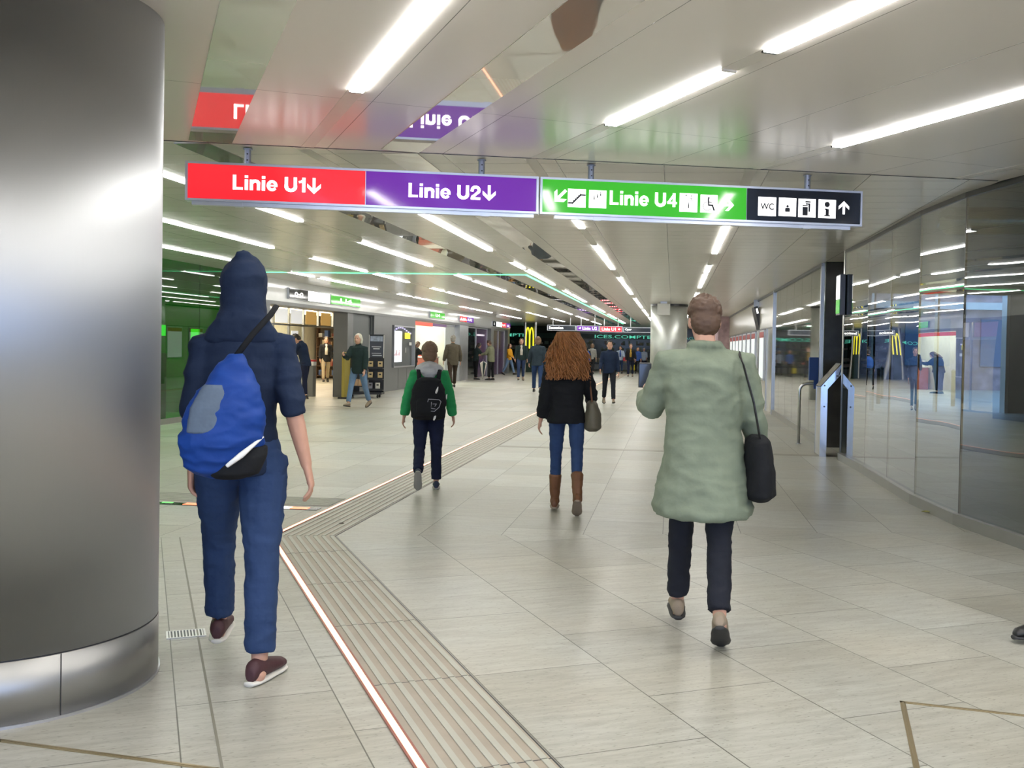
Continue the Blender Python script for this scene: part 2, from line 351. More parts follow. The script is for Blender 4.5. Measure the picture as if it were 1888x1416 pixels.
def light_row(n, segs, frame, txt, group, smooth=False):
    Wf=W1 if frame==1 else W2; yaw=-Y1 if frame==1 else -Y2
    lo=min(s[0] for s in segs)*K; hi=max(s[1] for s in segs)*K
    # the channel between the bars, continuous up to the mitre joint
    if frame==1:
        lo=(CA-W1(n*K,0)).dot(Vector((-CDm.y,CDm.x,0)))/D1.dot(Vector((-CDm.y,CDm.x,0)))
    else:
        hi=(CA-W2(n*K,0)).dot(Vector((-CDm.y,CDm.x,0)))/D2.dot(Vector((-CDm.y,CDm.x,0)))-.01
    mb=MB(); mb.box(n*K-.045,n*K+.045,lo,hi,H-.002,H)
    struct('trim_%d'%ti[0],mb,M_ceil_trim,frame); ti[0]+=1
    for i,(a0,a1) in enumerate(sorted(segs)):
        a0*=K;a1*=K
        t=thing('ceiling_light','%s light bar, %s out in %s'%('long' if a1-a0>2.5 else 'short',ordn[i],txt),'ceiling light',Wf(n*K,a0,H-.002),yaw,group)
        d=MB(); d.box(-.038,.038,.02,a1-a0-.02,-.010,0); d.build('diffuser',M_led if frame==1 else M_led_near,t)
        for y in (0,a1-a0-.02): e=MB(); e.box(-.038,.038,y,y+.02,-.010,0); e.build('end_cap',M_ceil_trim if frame==1 or y==0 else M_darkmetal,t)
M_ceil_trim=mat('ceiling_channel',(.86,.815,.755),.3,noise_amt=.01)
for n,s in far_rows.items(): light_row(n,s,1,rowtxt[n],'light bars in the far ceiling')
for n,s in near_rows.items(): light_row(n,s,2,neartxt[n],'light bars in the near ceiling')
# mirror strips
def mirror(n0,n1,a0,a1,frame,m):
    mb=MB(); mb.box(n0*K,n1*K,a0,a1,H-.005,H); struct('trim_%d'%ti[0],mb,m,frame); ti[0]+=1
def mitre_a(n,frame):
    d=D1 if frame==1 else D2; Wf=W1 if frame==1 else W2; q=Vector((-CDm.y,CDm.x,0))
    return (CA-Wf(n*K,0)).dot(q)/d.dot(q)
for n0,n1 in ((.27,.55),(1.52,1.79)): mirror(n0,n1,-8,mitre_a((n0+n1)/2,2)-.05,2,M_mirror)
for n0,n1 in ((-3.43,-3.18),(-2.08,-1.82)): mirror(n0,n1,mitre_a((n0+n1)/2,1)+.05,62,1,M_mirror_w)
M_greenline=emis('green_light_line',(.12,.8,.35),3)
mb=MB(); mb.box(-8.6*K,-2.76*K,19.4*K,19.4*K+.035,H-.012,H-.004); mb.box(-2.80*K,-2.76*K,19.4*K,58*K,H-.012,H-.004)
tag(mb.build('light_line',M_greenline,rz=-Y1),'thin green light line set in the far ceiling with one corner','light line')

# ---- left side: green glass, bulkhead, shop fronts (frame 1, n = -8.9)
L=-8.9
GA=[(4.0,7.3),(7.3,10.6),(10.6,13.9),(13.9,17.2),(17.2,18.75),(18.75,20.5)]
for i,(a0,a1) in enumerate(GA):
    mb=MB(); mb.box(L-.02,L,a0+.005,a1-.005,.10,H); struct('window_%d'%(i+1),mb,M_greenglass,1)
mb=MB(); mb.box(L-.05,L+.01,4,20.5,0,.10); struct('baseboard_left',mb,M_skirt,1)
mb=MB(); mb.box(L-3.2,L-3,4,20.5,0,H); mb.box(L-3,L-.03,20.45,20.55,0,H); mb.box(L-3,L-.03,3.9,4,0,H); struct('wall_left_green',mb,M_greenback,1)
t=thing('green_fill_panel','added green fill panel lighting the room behind the green glass','ceiling light',W1(L-1.5,12,H-.03),-Y1)  # glowing panel added so the glass looks greener, no lamp known here
mb=MB(); mb.box(-.4,.4,-5,7,0,.02); mb.build('diffuser',emis('green_fill_glow',(.35,1,.28),9),t)
for i,(a,z,lab) in enumerate(((18.0,1.55,'left'),(19.4,1.5,'right'))):
    t=thing('green_screen','small glowing green screen behind the green glass, %s of the pair'%lab,'screen',W1(L-.5,a,z),-Y1,'screens behind the green glass')
    mb=MB(); mb.box(-.04,0,0,.42,0,.24); mb.build('casing',M_black,t)
    mb=MB(); mb.box(0,.006,.02,.40,.02,.22); mb.build('display',emis('green_screen',(.1,1,.15),1.4),t)
    mb=MB(); mb.box(-.12,.04,.05,.37,-z,-.3); mb.build('cabinet',M_greyclad,t)
mb=MB(); mb.box(L-.35,L,20.56,56.3,2.42,H); struct('wall_left_bulkhead',mb,M_bulk,1)
mb=MB(); mb.box(L-.5,L+.012,20.56,56.3,2.34,2.42); struct('trim_%d'%ti[0],mb,M_greyclad,1); ti[0]+=1
def slab(name,n0,n1,a0,a1,z0,z1,m): mb=MB(); mb.box(n0,n1,a0,a1,z0,z1); return struct(name,mb,m,1)
slab('wall_left_pier',L-.5,L,30.3,32.3,0,2.34,M_greyclad)
slab('wall_left_pier',L-.5,L,42.9,44.7,0,2.34,M_alu)
slab('wall_left_pier',L-.4,L,50.4,51.2,0,2.34,M_greyclad)
slab('wall_left_pier',L-.4,L,55.6,56.3,0,2.34,M_greyclad)
slab('wall_left_pier',L-.45,L-.05,27.9,28.4,0,2.34,M_greyclad)
slab('wall_left_pier',L-.3,L,20.56,22.2,0,2.34,M_greyclad)
# grey door
mb=MB(); mb.box(L-.35,L-.12,28.4,30.3,0,2.34); dd=struct('door_1',mb,M_greydoor,1)
mb=MB(); mb.box(L-.12,L-.10,28.5,30.15,.05,2.25); mb.box(L-.12,L-.06,30.18,30.22,0,2.3); o=mb.build('door_leaf',M_greydoor,dd)
mb=MB(); mb.box(L-.10,L-.06,29.9,29.94,.95,1.2); mb.build('door_handle',M_steel,dd)
# advertising window wall between shop one and shop two
slab('wall_left_advert',L-.4,L,32.3,35.3,0,.74,M_greyclad); slab('wall_left_advert',L-.4,L,32.3,35.3,2.10,2.34,M_greyclad)
slab('wall_left_advert',L-.4,L-.12,32.3,35.3,.74,2.10,M_greydoor)
for a in (33.1,34.2): slab('trim_%d'%ti[0],L,L+.004,a,a+.008,.05,.7,M_darkmetal); ti[0]+=1
t=thing('display_case','dark wall display case with lit white board left of the second shop','display case',W1(L,32.5,.76),-Y1)
mb=MB(); mb.box(-.10,.02,0,2.75,-.03,.01); mb.box(-.1,.02,0,.04,.01,1.33); mb.box(-.1,.02,2.71,2.75,.01,1.33); mb.box(-.1,.02,0,2.75,1.30,1.34); mb.build('frame',M_alu,t)
mb=MB(); mb.box(-.09,-.06,.25,1.25,.15,1.16); mb.build('lit_board',emis('lit_poster_white',(.86,.92,1),1.2),t)
mb=MB(); 
for k in range(6): mb.box(-.06,-.055,.35+.12*k,.42+.12*k,.35,.42+.05*(k%3))
mb.box(-.06,-.055,.35,1.1,.52,.535); mb.build('print',mat('pale_red_print',(.6,.25,.25),.6),t)
mb=MB(); 
for k in range(9):
    x=.15+k*.26; zz=1.16+.1*math.sin(k/8*PI*1.3); mb.box(-.055,-.05,x,x+.2,zz,zz+.05)
mb.build('garland',emis('violet_white_print',(.6,.55,.9),.7),t)
mb=MB(); mb.box(-.055,-.05,1.6,2.3,.92,1.12); mb.build('yellow_card',emis('yellow_card',(.9,.85,.05),.6),t)
mb=MB(); mb.box(-.055,-.05,2.2,2.5,.70,.80); mb.box(-.055,-.05,1.72,1.78,.45,.62); mb.build('small_card',M_white,t)

# boxes on the bulkhead
def fascia_sign(name,label,a0,a1,z0,z1,segs,texts=()):
    t=thing(name,label,'sign',W1(L,a0,z0),-Y1)
    w=a1-a0
    mb=MB(); mb.box(.0,.05,0,w,0,z1-z0); mb.build('housing',M_alu,t)
    for nm,x0,x1,m in segs: 
        mb=MB(); mb.box(.05,.056,w*x0+.01,w*x1-.01,.01,z1-z0-.01); mb.build(nm,m,t)
    xf=Matrix.Rotation(-PI/2,4,'Z').inverted()@SIGNM
    xf=Matrix(((0,0,1,0),(1,0,0,0),(0,1,0,0),(0,0,0,1)))
    for txt,x,z,h,wd,m in texts: put_text(txt,.057,z,h,m,t,'lettering',.01,w*x,wd,xf)
    return t
M_white_panel=emis('lit_white_panel',(1,1,1),1.15)
fascia_sign('shop_sign','black and white fascia sign with a pictogram beside the green one above the first shop',23.2,27.5-1.4,2.50,2.76,[('black_panel',0,.43,M_blk_sign),('white_panel',.43,1,M_white_panel)],[('o-o',.12,.08,.10,.55,M_white_lit)])
fascia_sign('shop_sign','green fascia sign at the right end of the first shop',26.15,28.7,2.50,2.76,[('green_panel',0,1,M_grn_lit)],[('U4',.3,.08,.11,1.0,M_white_lit)])
fascia_sign('shop_sign','small green fascia sign above the second shop',37.3,39.7,2.48,2.72,[('green_panel',0,1,M_grn_lit)],[('U4',.35,.07,.11,.7,M_white_lit)])
fascia_sign('shop_sign','red and purple fascia sign above the grey pier between shops',42.6,45.6,2.48,2.72,[('red_panel',0,.5,M_red_lit),('purple_panel',.5,1,M_pur_lit)],[('U1',.1,.07,.11,.8,M_white_lit),('U2',.6,.07,.11,.8,M_white_lit)])
fascia_sign('shop_sign','black, white, red and purple fascia sign at the far end of the shops',50.6,56.1,2.46,2.72,[('black_panel',0,.17,M_blk_sign),('white_panel',.17,.5,M_white_panel),('red_panel',.5,.75,M_red_lit),('purple_panel',.75,1,M_pur_lit)],[('i',.06,.07,.12,.12,M_white_lit),('U1',.53,.07,.11,.8,M_white_lit),('U2',.8,.07,.11,.7,M_white_lit)])

# ---- shop one: glazed front, warm interior
slab('wall_shop_1_back',L-6.3,L-6.1,20.6,42.8,0,H,M_cream)
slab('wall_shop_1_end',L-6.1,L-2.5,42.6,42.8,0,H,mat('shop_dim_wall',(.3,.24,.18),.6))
slab('wall_shop_1_side',L-6.1,L-.31,20.56,20.6,0,H,M_cream)
slab('ceiling_shop_1',L-6.1,L-.52,20.62,35.1,2.62,2.7,M_white)
slab('ceiling_shop_1_rear',L-6.1,L-2.5,35.1,42.55,2.62,2.7,M_white)
for n_,a_,lab in ((-2.6,26,'front'),(-4.4,36,'rear')):
    t=thing('shop_light','warm recessed ceiling panel in the %s half of the first shop'%lab,'ceiling light',W1(L+n_,a_,2.55),-Y1,'ceiling panels of the first shop')
    mb=MB(); mb.box(-.6,.6,-3.5,3.5,0,.02); mb.build('diffuser',emis('warm_shop_light',(1,.84,.62),9),t)
M_wood=mat('brown_shelf',(.20,.12,.07),.6)
t=thing('shop_shelving','tall brown shelving with rows of goods at the back of the first shop','shelving',W1(L-2.75,42.5,0),-Y1+PI/2)
mb=MB()
for z in (.1,.5,.9,1.3,1.7,2.1): mb.box(-.4,0,0,3.2,z,z+.03)
for a in (0,.8,1.6,2.4,3.17): mb.box(-.4,0,a,a+.03,0,2.35)
mb.build('rack',M_wood,t)
goods=[mat('goods_cream',(.75,.65,.45),.6),mat('goods_red',(.45,.1,.08),.6),mat('goods_tan',(.5,.33,.16),.6),mat('goods_white',(.8,.8,.78),.6),mat('goods_blue',(.12,.2,.45),.6)]
for gi,gm in enumerate(goods):
    mb=MB()
    for z in (.13,.53,.93,1.33,1.73):
        for k in range(4): 
            a=.05+((gi*1.37+k*.81+z*3.1)%3.0); mb.box(-.39,-.1,a,a+.15,z,z+.16+.12*((k+gi)%3)/2)
    o=mb.build('packages',gm,t); o['kind']='stuff'
t=thing('glass_storefront','steel framed glass front with posters of the first shop','shop front',W1(L-1.3,22.3,0),-Y1)
mb=MB()
for a in (0,1.1,2.2,3.3,4.4,5.5): mb.box(-.03,.03,a,a+.05,0,2.62)
for a in (6.7,8.0,9.3): mb.box(-.03,.03,a,a+.05,1.96,2.62)
mb.box(-.03,.03,10.6,10.68,0,2.62)
for z in (0,1.93,2.40): mb.box(-.03,.03,0,5.5 if z<1 else 10.6,z,z+.05)
mb.build('frame',M_steel,t)
mb=MB(); mb.box(-.006,.006,.05,5.5,.06,1.92); mb.box(-.006,.006,.05,10.6,1.99,2.39); mb.build('glazing',M_shopglass,t)
for i,(a,c) in enumerate(((1.2,(.5,.3,.35)),(2.3,(.9,.88,.85)),(3.4,(.95,.95,.95)),(4.5,(.9,.9,.9)),(5.65,(.62,.36,.1)),(6.9,(.62,.36,.1)))):
    mb=MB(); mb.box(.01,.02,a+.05,a+.9,2.0,2.37); mb.build('poster',emis('shop_poster_%d'%i,c,.55),t)
mb=MB(); mb.box(.01,.02,4.6,5.1,1.2,1.8); mb.build('poster',emis('shop_poster_w',(.9,.9,.9),.5),t)
t=thing('poster_stand','yellow and black upright poster stand behind the brochure rack','poster stand',W1(L+.12,26.9,0),-Y1)
mb=MB(); mb.bbox(.0,.08,0,.5,.05,1.25,.01); mb.build('board',mat('yellow_board',(.30,.24,.04),.5),t)
mb=MB(); mb.bbox(-.1,.2,0,.5,0,.05); mb.build('foot',M_black,t)

# ---- shop two: bright cream interior, counter
slab('wall_shop_2_back',L-2.4,L-2.3,35.1,43.6,0,H,M_cream); slab('wall_shop_3_rear',L-4.2,L-4,43.4,51.4,0,H,M_greyclad)
slab('wall_shop_2_side',L-2.3,L-.41,35.1,35.25,0,H,M_cream); slab('wall_shop_2_end',L-4,L-.51,43.4,43.6,0,H,M_cream); slab('wall_shop_3_end',L-4,L-.41,51.25,51.4,0,H,M_greyclad)
slab('ceiling_shop_2',L-2.3,L-.52,35.3,43.4,2.62,2.7,M_white)
t=thing('shop_light','cool recessed ceiling panel inside the second shop','ceiling light',W1(L-1.4,38,2.55),-Y1)
mb=MB(); mb.box(-.5,.5,-2.5,5,0,.02); mb.build('diffuser',emis('cool_shop_light',(.95,1,.9),8),t)
t=thing('shop_awning','red and purple header band inside the second shop opening','header band',W1(L-.2,35.35,2.18),-Y1)
mb=MB(); mb.box(-.05,.05,0,3.2,0,.13); mb.build('red_band',emis('red_band',(.85,.06,.02),.7),t)
mb=MB(); mb.box(-.05,.05,3.2,5.6,.02,.13); mb.build('purple_band',emis('purple_band',(.12,.03,.16),.4),t)
t=thing('shop_counter','low counter with jars and flowers in the second shop','counter',W1(L-.9,42.6,0),-Y1+PI/2)
mb=MB(); mb.bbox(-.3,.3,0,1.3,0,.95); mb.build('body',mat('counter_front',(.35,.1,.07),.5),t)
mb=MB(); mb.bbox(-.35,.35,-.03,1.33,.95,1.0); mb.build('top',M_white,t)
for i in range(8):
    t=thing('jar','%s jar standing %s on the counter of the second shop'%(['red','yellow','green','white'][i%4],ordn[i%12] if i<12 else 'far out '+ordn[i-12]),'jar',W1(L-.98-i*.155,42.5,1.0),-Y1,'jars on the counter')
    mb=MB(); mb.cyl((0,0),.07,0,.22+.05*(i%3),12); mb.build('glass_body',mat('jar_%d'%(i%4),[(.55,.08,.05),(.6,.5,.08),(.15,.3,.08),(.7,.7,.65)][i%4],.3),t)
    mb=MB(); mb.cyl((0,0),.075,.22+.05*(i%3),.25+.05*(i%3),12); mb.build('lid',M_steel,t)
# glass door leaf at right end of shop two
t=thing('sliding_glass_door','grey framed sliding glass leaf at the right end of the second shop','door',W1(L-.22,41.0,0),-Y1)
mb=MB(); mb.box(-.02,.02,0,.06,0,2.33); mb.box(-.02,.02,1.8,1.86,0,2.33); mb.box(-.02,.02,0,1.86,2.26,2.33); mb.build('frame',M_alu,t)
mb=MB(); mb.box(-.008,.008,.06,1.8,.02,2.26); mb.build('pane',mat('frosted_grey_pane',(.4,.42,.41),.4),t)

# ---- shop three: glass front with purple poster wall
t=thing('glass_storefront','glazed front with a tall purple poster wall right of the second shop','shop front',W1(L-.2,44.7,0),-Y1)
mb=MB()
for a in (0,2.7,5.6,6.5,8.9,10.85): mb.box(-.04,.04,a,a+.06,0,2.34)
mb.box(-.03,.03,0,10.9,2.28,2.34); mb.build('frame',M_alu,t)
mb=MB(); mb.box(-.01,.01,.06,2.7,0,2.28); mb.build('glazing',M_shopglass,t)
M_purplewall=mat('purple_poster_wall',(.055,.018,.075),.25)
mb=MB(); mb.box(-.02,.0,2.76,5.6,0.02,2.28); mb.box(-.02,.0,6.56,10.85,.02,2.28); mb.build('poster_wall',M_purplewall,t)
mb=MB()
for k,(x,w) in enumerate(((3.0,.1),(3.2,.25),(3.5,.2),(3.75,.3),(4.1,.22),(4.35,.3),(4.75,.2))): mb.box(0,.006,x,x+w,1.95,2.03)
mb.build('print',emis('faint_white_print',(.8,.75,.85),.5),t)
mb=MB(); mb.box(-.3,-.25,.4,1.5,.55,.9); mb.build('blue_panel',mat('blue_panel',(.02,.09,.4),.4),t)
mb=MB(); mb.box(-.3,-.25,.3,1.6,0,.55); mb.build('white_plinth',M_white,t)
slab('wall_shop_3_back',L-4,L-3.9,50.3,56.3,0,H,M_greyclad)

# ---- beyond the shops: dark shop with teal letters, far end wall
M_teal=emis('teal_lettering',(.12,.62,.45),.8)
M_darkshop=mat('dark_shop_glass',(.045,.06,.055),.12,0,.6)
slab('wall_far',-20,12,72,72.3,0,H,M_darkshop)
slab('wall_left_far',-14.2,-14,56.3,72,0,H,M_darkshop)
slab('wall_left_far',-14.2,L-.5,56.25,56.35,0,H,M_greyclad)
slab('trim_%d'%ti[0],-14,-.2,71.95,72,2.12,2.45,mat('dark_teal_fascia',(.03,.09,.07),.3)); ti[0]+=1
slab('trim_%d'%ti[0],-14,6,71.93,72,0,.35,M_greyclad); ti[0]+=1
def far_text(txt,n,a,z,h,m,label,cat,width=None):
    t=thing('wall_lettering',label,cat,W1(n,a,z),-Y1); put_text(txt,0,0,h,m,t,'letters',.004,-.01,width); return t
far_text('ICES.COMPTE',-5.4,71.9,2.17,.22,M_teal,'teal glowing letters over the dark shop at the far end','lettering',3.9)
far_text('COMPTE',-12.6,71.9,2.17,.22,M_teal,'teal glowing letters seen beyond the left row of shops','lettering',2.4)
far_text('IMAGE.PRO',.35,71.9,2.15,.2,emis('dim_teal_lettering',(.05,.3,.22),.6),'dimmer teal letters over the far doors, right of the first ones','lettering',2.2)
t=thing('far_shop_door','dark framed glass doors with pale stickers in the far wall','door',W1(1.2,71.9,0),-Y1)
mb=MB()
for a in (0,1.3,2.6,3.9): mb.box(a,a+.08,-.04,.03,0,2.1)
mb.box(0,4,-.04,.03,2.02,2.1); mb.build('frame',M_darkmetal,t)
mb=MB()
for a,w in ((.1,.5),(1.5,.4),(1.95,.5),(2.8,.5)): mb.box(a,a+w,-.05,-.04,1.86,1.96)
mb.build('stickers',emis('sticker_white',(.9,.95,1),.7),t)
mb=MB()
for a in (.08,1.38,2.68): mb.box(a,a+1.2,-.01,.01,.02,2.02)
mb.build('pane',M_darkshop,t)
M_slim=[mat('shelf_goods_%d'%i,c,.5) for i,c in enumerate([(.35,.42,.32),(.5,.42,.46),(.2,.3,.27),(.6,.57,.48)])]
t=thing('shop_window_goods','dim rows of goods behind the dark far shop window','display',W1(-13.5,71.8,0),-Y1)
for gi,gm in enumerate(M_slim):
    mb=MB(); rr=random.Random(gi)
    for k in range(40):
        x=rr.uniform(0,13); z=rr.choice((.5,.9,1.3,1.7)); mb.box(x,x+rr.uniform(.08,.3),0,.1,z,z+rr.uniform(.1,.3))
    o=mb.build('goods',gm,t); o['kind']='stuff'

# ---- right side of the far stretch
R_=2.36
M_inner=mat('mirror_glass_cladding',(.30,.31,.28),.03,.75,.8,noise_amt=.01,bump=.0)
mb=MB(); mb.bbox(R_,R_+.72,16.75,17.0,0,H,.01); struct('wall_right_pillar',mb,M_darkstone,1)
slab('trim_%d'%ti[0],R_-.03,R_+.02,17.0,17.06,0,H,M_steel); ti[0]+=1
for i in range(6):
    a0=17.06+i*(24.9-17.06)/6; mb=MB(); mb.box(R_,R_+.02,a0+.006,a0+(24.9-17.06)/6-.006,.12,H-.05); struct('window_%d'%(10+i),mb,M_inner,1)
slab('wall_right_back',R_+.02,R_+.1,17.06,24.9,0,H,M_darkmetal)
slab('baseboard_right',R_-.02,R_+.02,17.06,24.9,0,.12,M_skirt)
slab('wall_right',R_,R_+.2,24.9,72,0,H,M_beige)
slab('trim_%d'%ti[0],R_-.015,R_,24.9,72,2.06,2.08,M_darkmetal); ti[0]+=1
slab('trim_%d'%ti[0],R_-.04,R_+.02,24.86,24.94,0,H,M_steel); ti[0]+=1
slab('trim_%d'%ti[0],R_-.03,R_,17,72,H-.05,H,M_darkmetal); ti[0]+=1
slab('trim_%d'%ti[0],R_-.03,R_,26.6,26.7,0,2.06,M_steel); ti[0]+=1
slab('trim_%d'%ti[0],R_-.03,R_,28.9,29.05,0,2.06,M_steel); ti[0]+=1
M_poster=emis('backlit_poster',(.86,.92,.93),.55); M_postred=mat('poster_red_header',(.5,.05,.05),.4)
for i,a in enumerate((27.1,30.0,31.9,33.8,35.7,37.6,39.5,41.4)):
    t=thing('wall_poster','white framed poster with red header, %s along the beige right wall'%ordn[i],'poster',W1(R_,a,.74),-Y1,'posters along the right wall')
    mb=MB(); mb.box(-.05,0,0,1.3,0,1.3); mb.build('frame',M_alu,t)
    mb=MB(); mb.box(-.056,-.05,.05,1.25,.05,1.1); mb.build('sheet',M_poster,t)
    mb=MB(); mb.box(-.056,-.05,.05,1.25,1.1,1.25); mb.build('header',M_postred,t)
t=thing('hanging_monitor','slim dark monitor seen edge on, tilted out from the beige wall top','monitor',W1(R_-.1,29.6,2.72),-Y1)
T=Matrix.Rotation(math.radians(-14),4,'Y')
mb=MB(); mb.box(-.06,.04,-.5,.5,-.68,.0,T); mb.build('casing',M_darkmetal,t)
mb=MB(); mb.box(-.03,.1,-.05,.05,-.02,.2); mb.build('bracket',M_alu,t)
mb=MB(); mb.box(-.03,.02,-.512,-.50,-.2,-.06,T); mb.build('symbol',M_white_lit,t)
# oval steel pillar in the far passage
t=thing('passage_pillar','broad pale steel pillar with dark top ring behind the green coat','pillar',W1(-.14,33.3,0),-Y1)
mb=MB()
pts=[(.58*math.cos(q/24*2*PI),.50*math.sin(q/24*2*PI)) for q in range(24)]
mb.prism(pts,0,2.86); mb.build('shaft',mat('pale_steel',(.50,.52,.49),.42,.7),t,True)
mb=MB(); mb.prism([(x*1.02,y*1.02) for x,y in pts],2.86,H); mb.build('top_ring',M_black,t)
t=thing('speaker_box','pale grey box hanging from the ceiling in front of the far pillar','speaker',W1(-.30,31.4,H),-Y1)
mb=MB(); mb.bbox(-.19,.19,-.15,.15,-.40,-.06,.015); mb.build('casing',mat('pale_grey_box',(.55,.55,.52),.4),t)
mb=MB(); mb.box(-.10,.10,-.06,.06,-.06,0); mb.build('bracket',M_alu,t)

# ---- yellow arches banner on a post at the far left
P=W1(-8.3,60,0)
t=thing('arches_banner_post','steel post carrying tall yellow arches on a dark board','advert',P,-Y1)
mb=MB(); mb.cyl((-.28,0),.09,0,H); mb.cyl((.32,0),.09,0,H); mb.build('post',M_steel,t,False)
mb=MB(); mb.box(-.24,.24,-.03,.03,.0,2.85); mb.build('board',mat('dark_green_board',(.02,.05,.03),.4),t)
mb=MB()
for cx in (-.11,.11):
    pts=[(cx-.10,-.06,1.4)]+[(cx+.10*math.cos(PI-q/10*PI),-.06,1.95+.65*math.sin(q/10*PI)) for q in range(11)]+[(cx+.10,-.06,1.4)]
    mb.limb(pts,[.032]*len(pts),n=8)
mb.build('arches',emis('yellow_arches',(.95,.82,.03),1.1),t)

# ---- curved glass wall on the right (world coordinates)
gp=[(4.05,14.45),(3.92,12.95),(3.78,11.65),(3.64,10.35),(3.60,9.12),(3.74,7.7),(4.05,6.4),(4.6,5.1),(5.4,4.0),(6.4,3.1)]
def norm2(p,q):
    d=Vector((q[0]-p[0],q[1]-p[1],0)).normalized(); return Vector((-d.y,d.x,0))
for i,(p,q) in enumerate(zip(gp,gp[1:])):
    p=Vector((*p,0)); q=Vector((*q,0)); d=(q-p).normalized(); n=Vector((-d.y,d.x,0))
    mb=MB(); mb.prism([(p+d*.006),(q-d*.006),(q-d*.006+n*.016),(p+d*.006+n*.016)],.10,H-.03); struct('window_%d'%(20+i),mb,M_glass)
    mb=MB(); mb.prism([(p-d*.006),(p+d*.006),(p+d*.006+n*.018),(p-d*.006+n*.018)],.10,H-.03); struct('trim_%d'%ti[0],mb,M_darkmetal); ti[0]+=1
vec=[Vector((*p,0)) for p in gp]
nn=[]
for i in range(len(vec)):
    a=vec[max(0,i-1)]; b=vec[min(len(vec)-1,i+1)]; d=(b-a).normalized(); nn.append(Vector((-d.y,d.x,0)))
def strip(name,z0,z1,o0,o1,m):
    mb=MB()
    for i in range(len(vec)-1):
        mb.prism([vec[i]+nn[i]*o0,vec[i+1]+nn[i+1]*o0,vec[i+1]+nn[i+1]*o1,vec[i]+nn[i]*o1],z0,z1)
    return struct(name,mb,m)
strip('baseboard_right_curved',0,.10,-.05,.06,M_skirt)
strip('trim_%d'%ti[0],H-.045,H,-.012,.03,M_darkmetal); ti[0]+=1
# end post of the glass by the dark pillar, small sign box on it
mb=MB(); mb.box(-.03,.03,-.03,.03,0,H); o=struct('trim_%d'%ti[0],mb,M_steel); ti[0]+=1; o.location=(4.09,14.55,0)
mb=MB(); mb.prism([Vector((4.13,14.62,0)),Vector((4.25,14.62,0)),W1(R_+.72,16.74),W1(R_+.60,16.74)],0,H); struct('wall_right_return',mb,M_darkstone)
t=thing('projecting_sign','small white and green box sign jutting from the glass wall end','sign',W1(R_-.06,14.9,2.02),-Y1)
mb=MB(); mb.box(-.02,.05,-.16,.16,0,.56); mb.build('casing',M_darkmetal,t)
mb=MB(); mb.box(-.026,-.02,-.15,.15,.22,.545); mb.build('white_panel',M_white_panel,t)
mb=MB(); mb.box(-.026,-.02,-.15,.15,.02,.21); mb.build('green_panel',M_grn_lit,t)
# the room behind the glass: dark ceiling, duct, open daylit doorway at its end
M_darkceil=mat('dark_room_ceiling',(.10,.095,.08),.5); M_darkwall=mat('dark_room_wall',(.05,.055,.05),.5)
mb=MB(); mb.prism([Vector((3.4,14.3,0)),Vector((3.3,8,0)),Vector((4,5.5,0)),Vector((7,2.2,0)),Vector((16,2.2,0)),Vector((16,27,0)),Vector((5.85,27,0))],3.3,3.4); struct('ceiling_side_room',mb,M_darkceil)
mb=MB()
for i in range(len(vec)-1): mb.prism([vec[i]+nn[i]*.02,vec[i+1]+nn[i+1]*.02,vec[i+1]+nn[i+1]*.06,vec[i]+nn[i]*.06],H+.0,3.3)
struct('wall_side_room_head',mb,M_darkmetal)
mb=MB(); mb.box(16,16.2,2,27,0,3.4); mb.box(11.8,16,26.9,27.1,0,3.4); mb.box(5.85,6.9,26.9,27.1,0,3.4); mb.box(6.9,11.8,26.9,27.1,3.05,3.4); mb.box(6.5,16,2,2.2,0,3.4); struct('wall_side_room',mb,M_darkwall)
mb=MB(); mb.box(6.9,6.98,26.85,27.15,0,3.05); mb.box(8.3,8.35,26.9,27.1,0,3.05); mb.box(11.72,11.8,26.85,27.15,0,3.05); mb.box(9.95,10.0,26.9,27.1,0,3.05); struct('door_2',mb,M_steel)
mb=MB(); mb.limb([(4.6,12.2,3.06),(8,12.0,3.1),(12,11.9,3.1),(15.8,12.0,3.1)],[.16]*4,n=16); tag(mb.build('air_duct',mat('foil_duct',(.6,.6,.6),.25,.9,bump=1,bump_scale=12),None,True),'crinkled silver air duct under the side room ceiling','duct')
t=thing('tube_lamp','cream tube lamp fitting fixed under the side room ceiling','lamp',(5.3,10.6,3.24),-.5)
mb=MB(); mb.bbox(-.07,.07,-.6,.6,-.07,.05); mb.build('housing',mat('cream_plastic',(.6,.5,.36),.4),t)
mb=MB(); mb.limb([(0,-.57,-.10),(0,.57,-.10)],[.02,.02],n=8); mb.build('tube',M_white,t)
for i,(x,y) in enumerate(((9.6,30.5),(11.6,30.0),(8.9,33),(10.8,34))):
    t=thing('bollard','dark street bollard outside the side room doorway, %s of four'%ordn[i],'bollard',(x,y,0),0,'bollards outside')
    mb=MB(); mb.cyl((0,0),.06,0,1.0); mb.build('post',M_black,t); mb=MB(); mb.ball((0,0,1.0),.07); mb.build('cap',M_black,t,True)
mb=MB(); mb.box(-14,34,27.1,72,-.16,-.12); struct('ground_outside',mb,mat('pavement',(.45,.47,.5),.6))
t=thing('street_building','pinkish painted building front across the street outside the doorway','building',(8,44,0))
mb=MB(); mb.box(-1,14,0,1,-.1,7); mb.build('wall',mat('mottled_pink_facade',(.42,.30,.33),.7,0,.3,.5,2.2),t)
for k in range(4):
    mb=MB(); mb.box(.5+k*3.2,2.4+k*3.2,-.08,0,1,3); mb.build('window',mat('facade_glass',(.12,.17,.28),.1),t)
mb=MB(); mb.box(-1,14,-.3,0,3.4,3.7); mb.build('ledge',M_white,t)

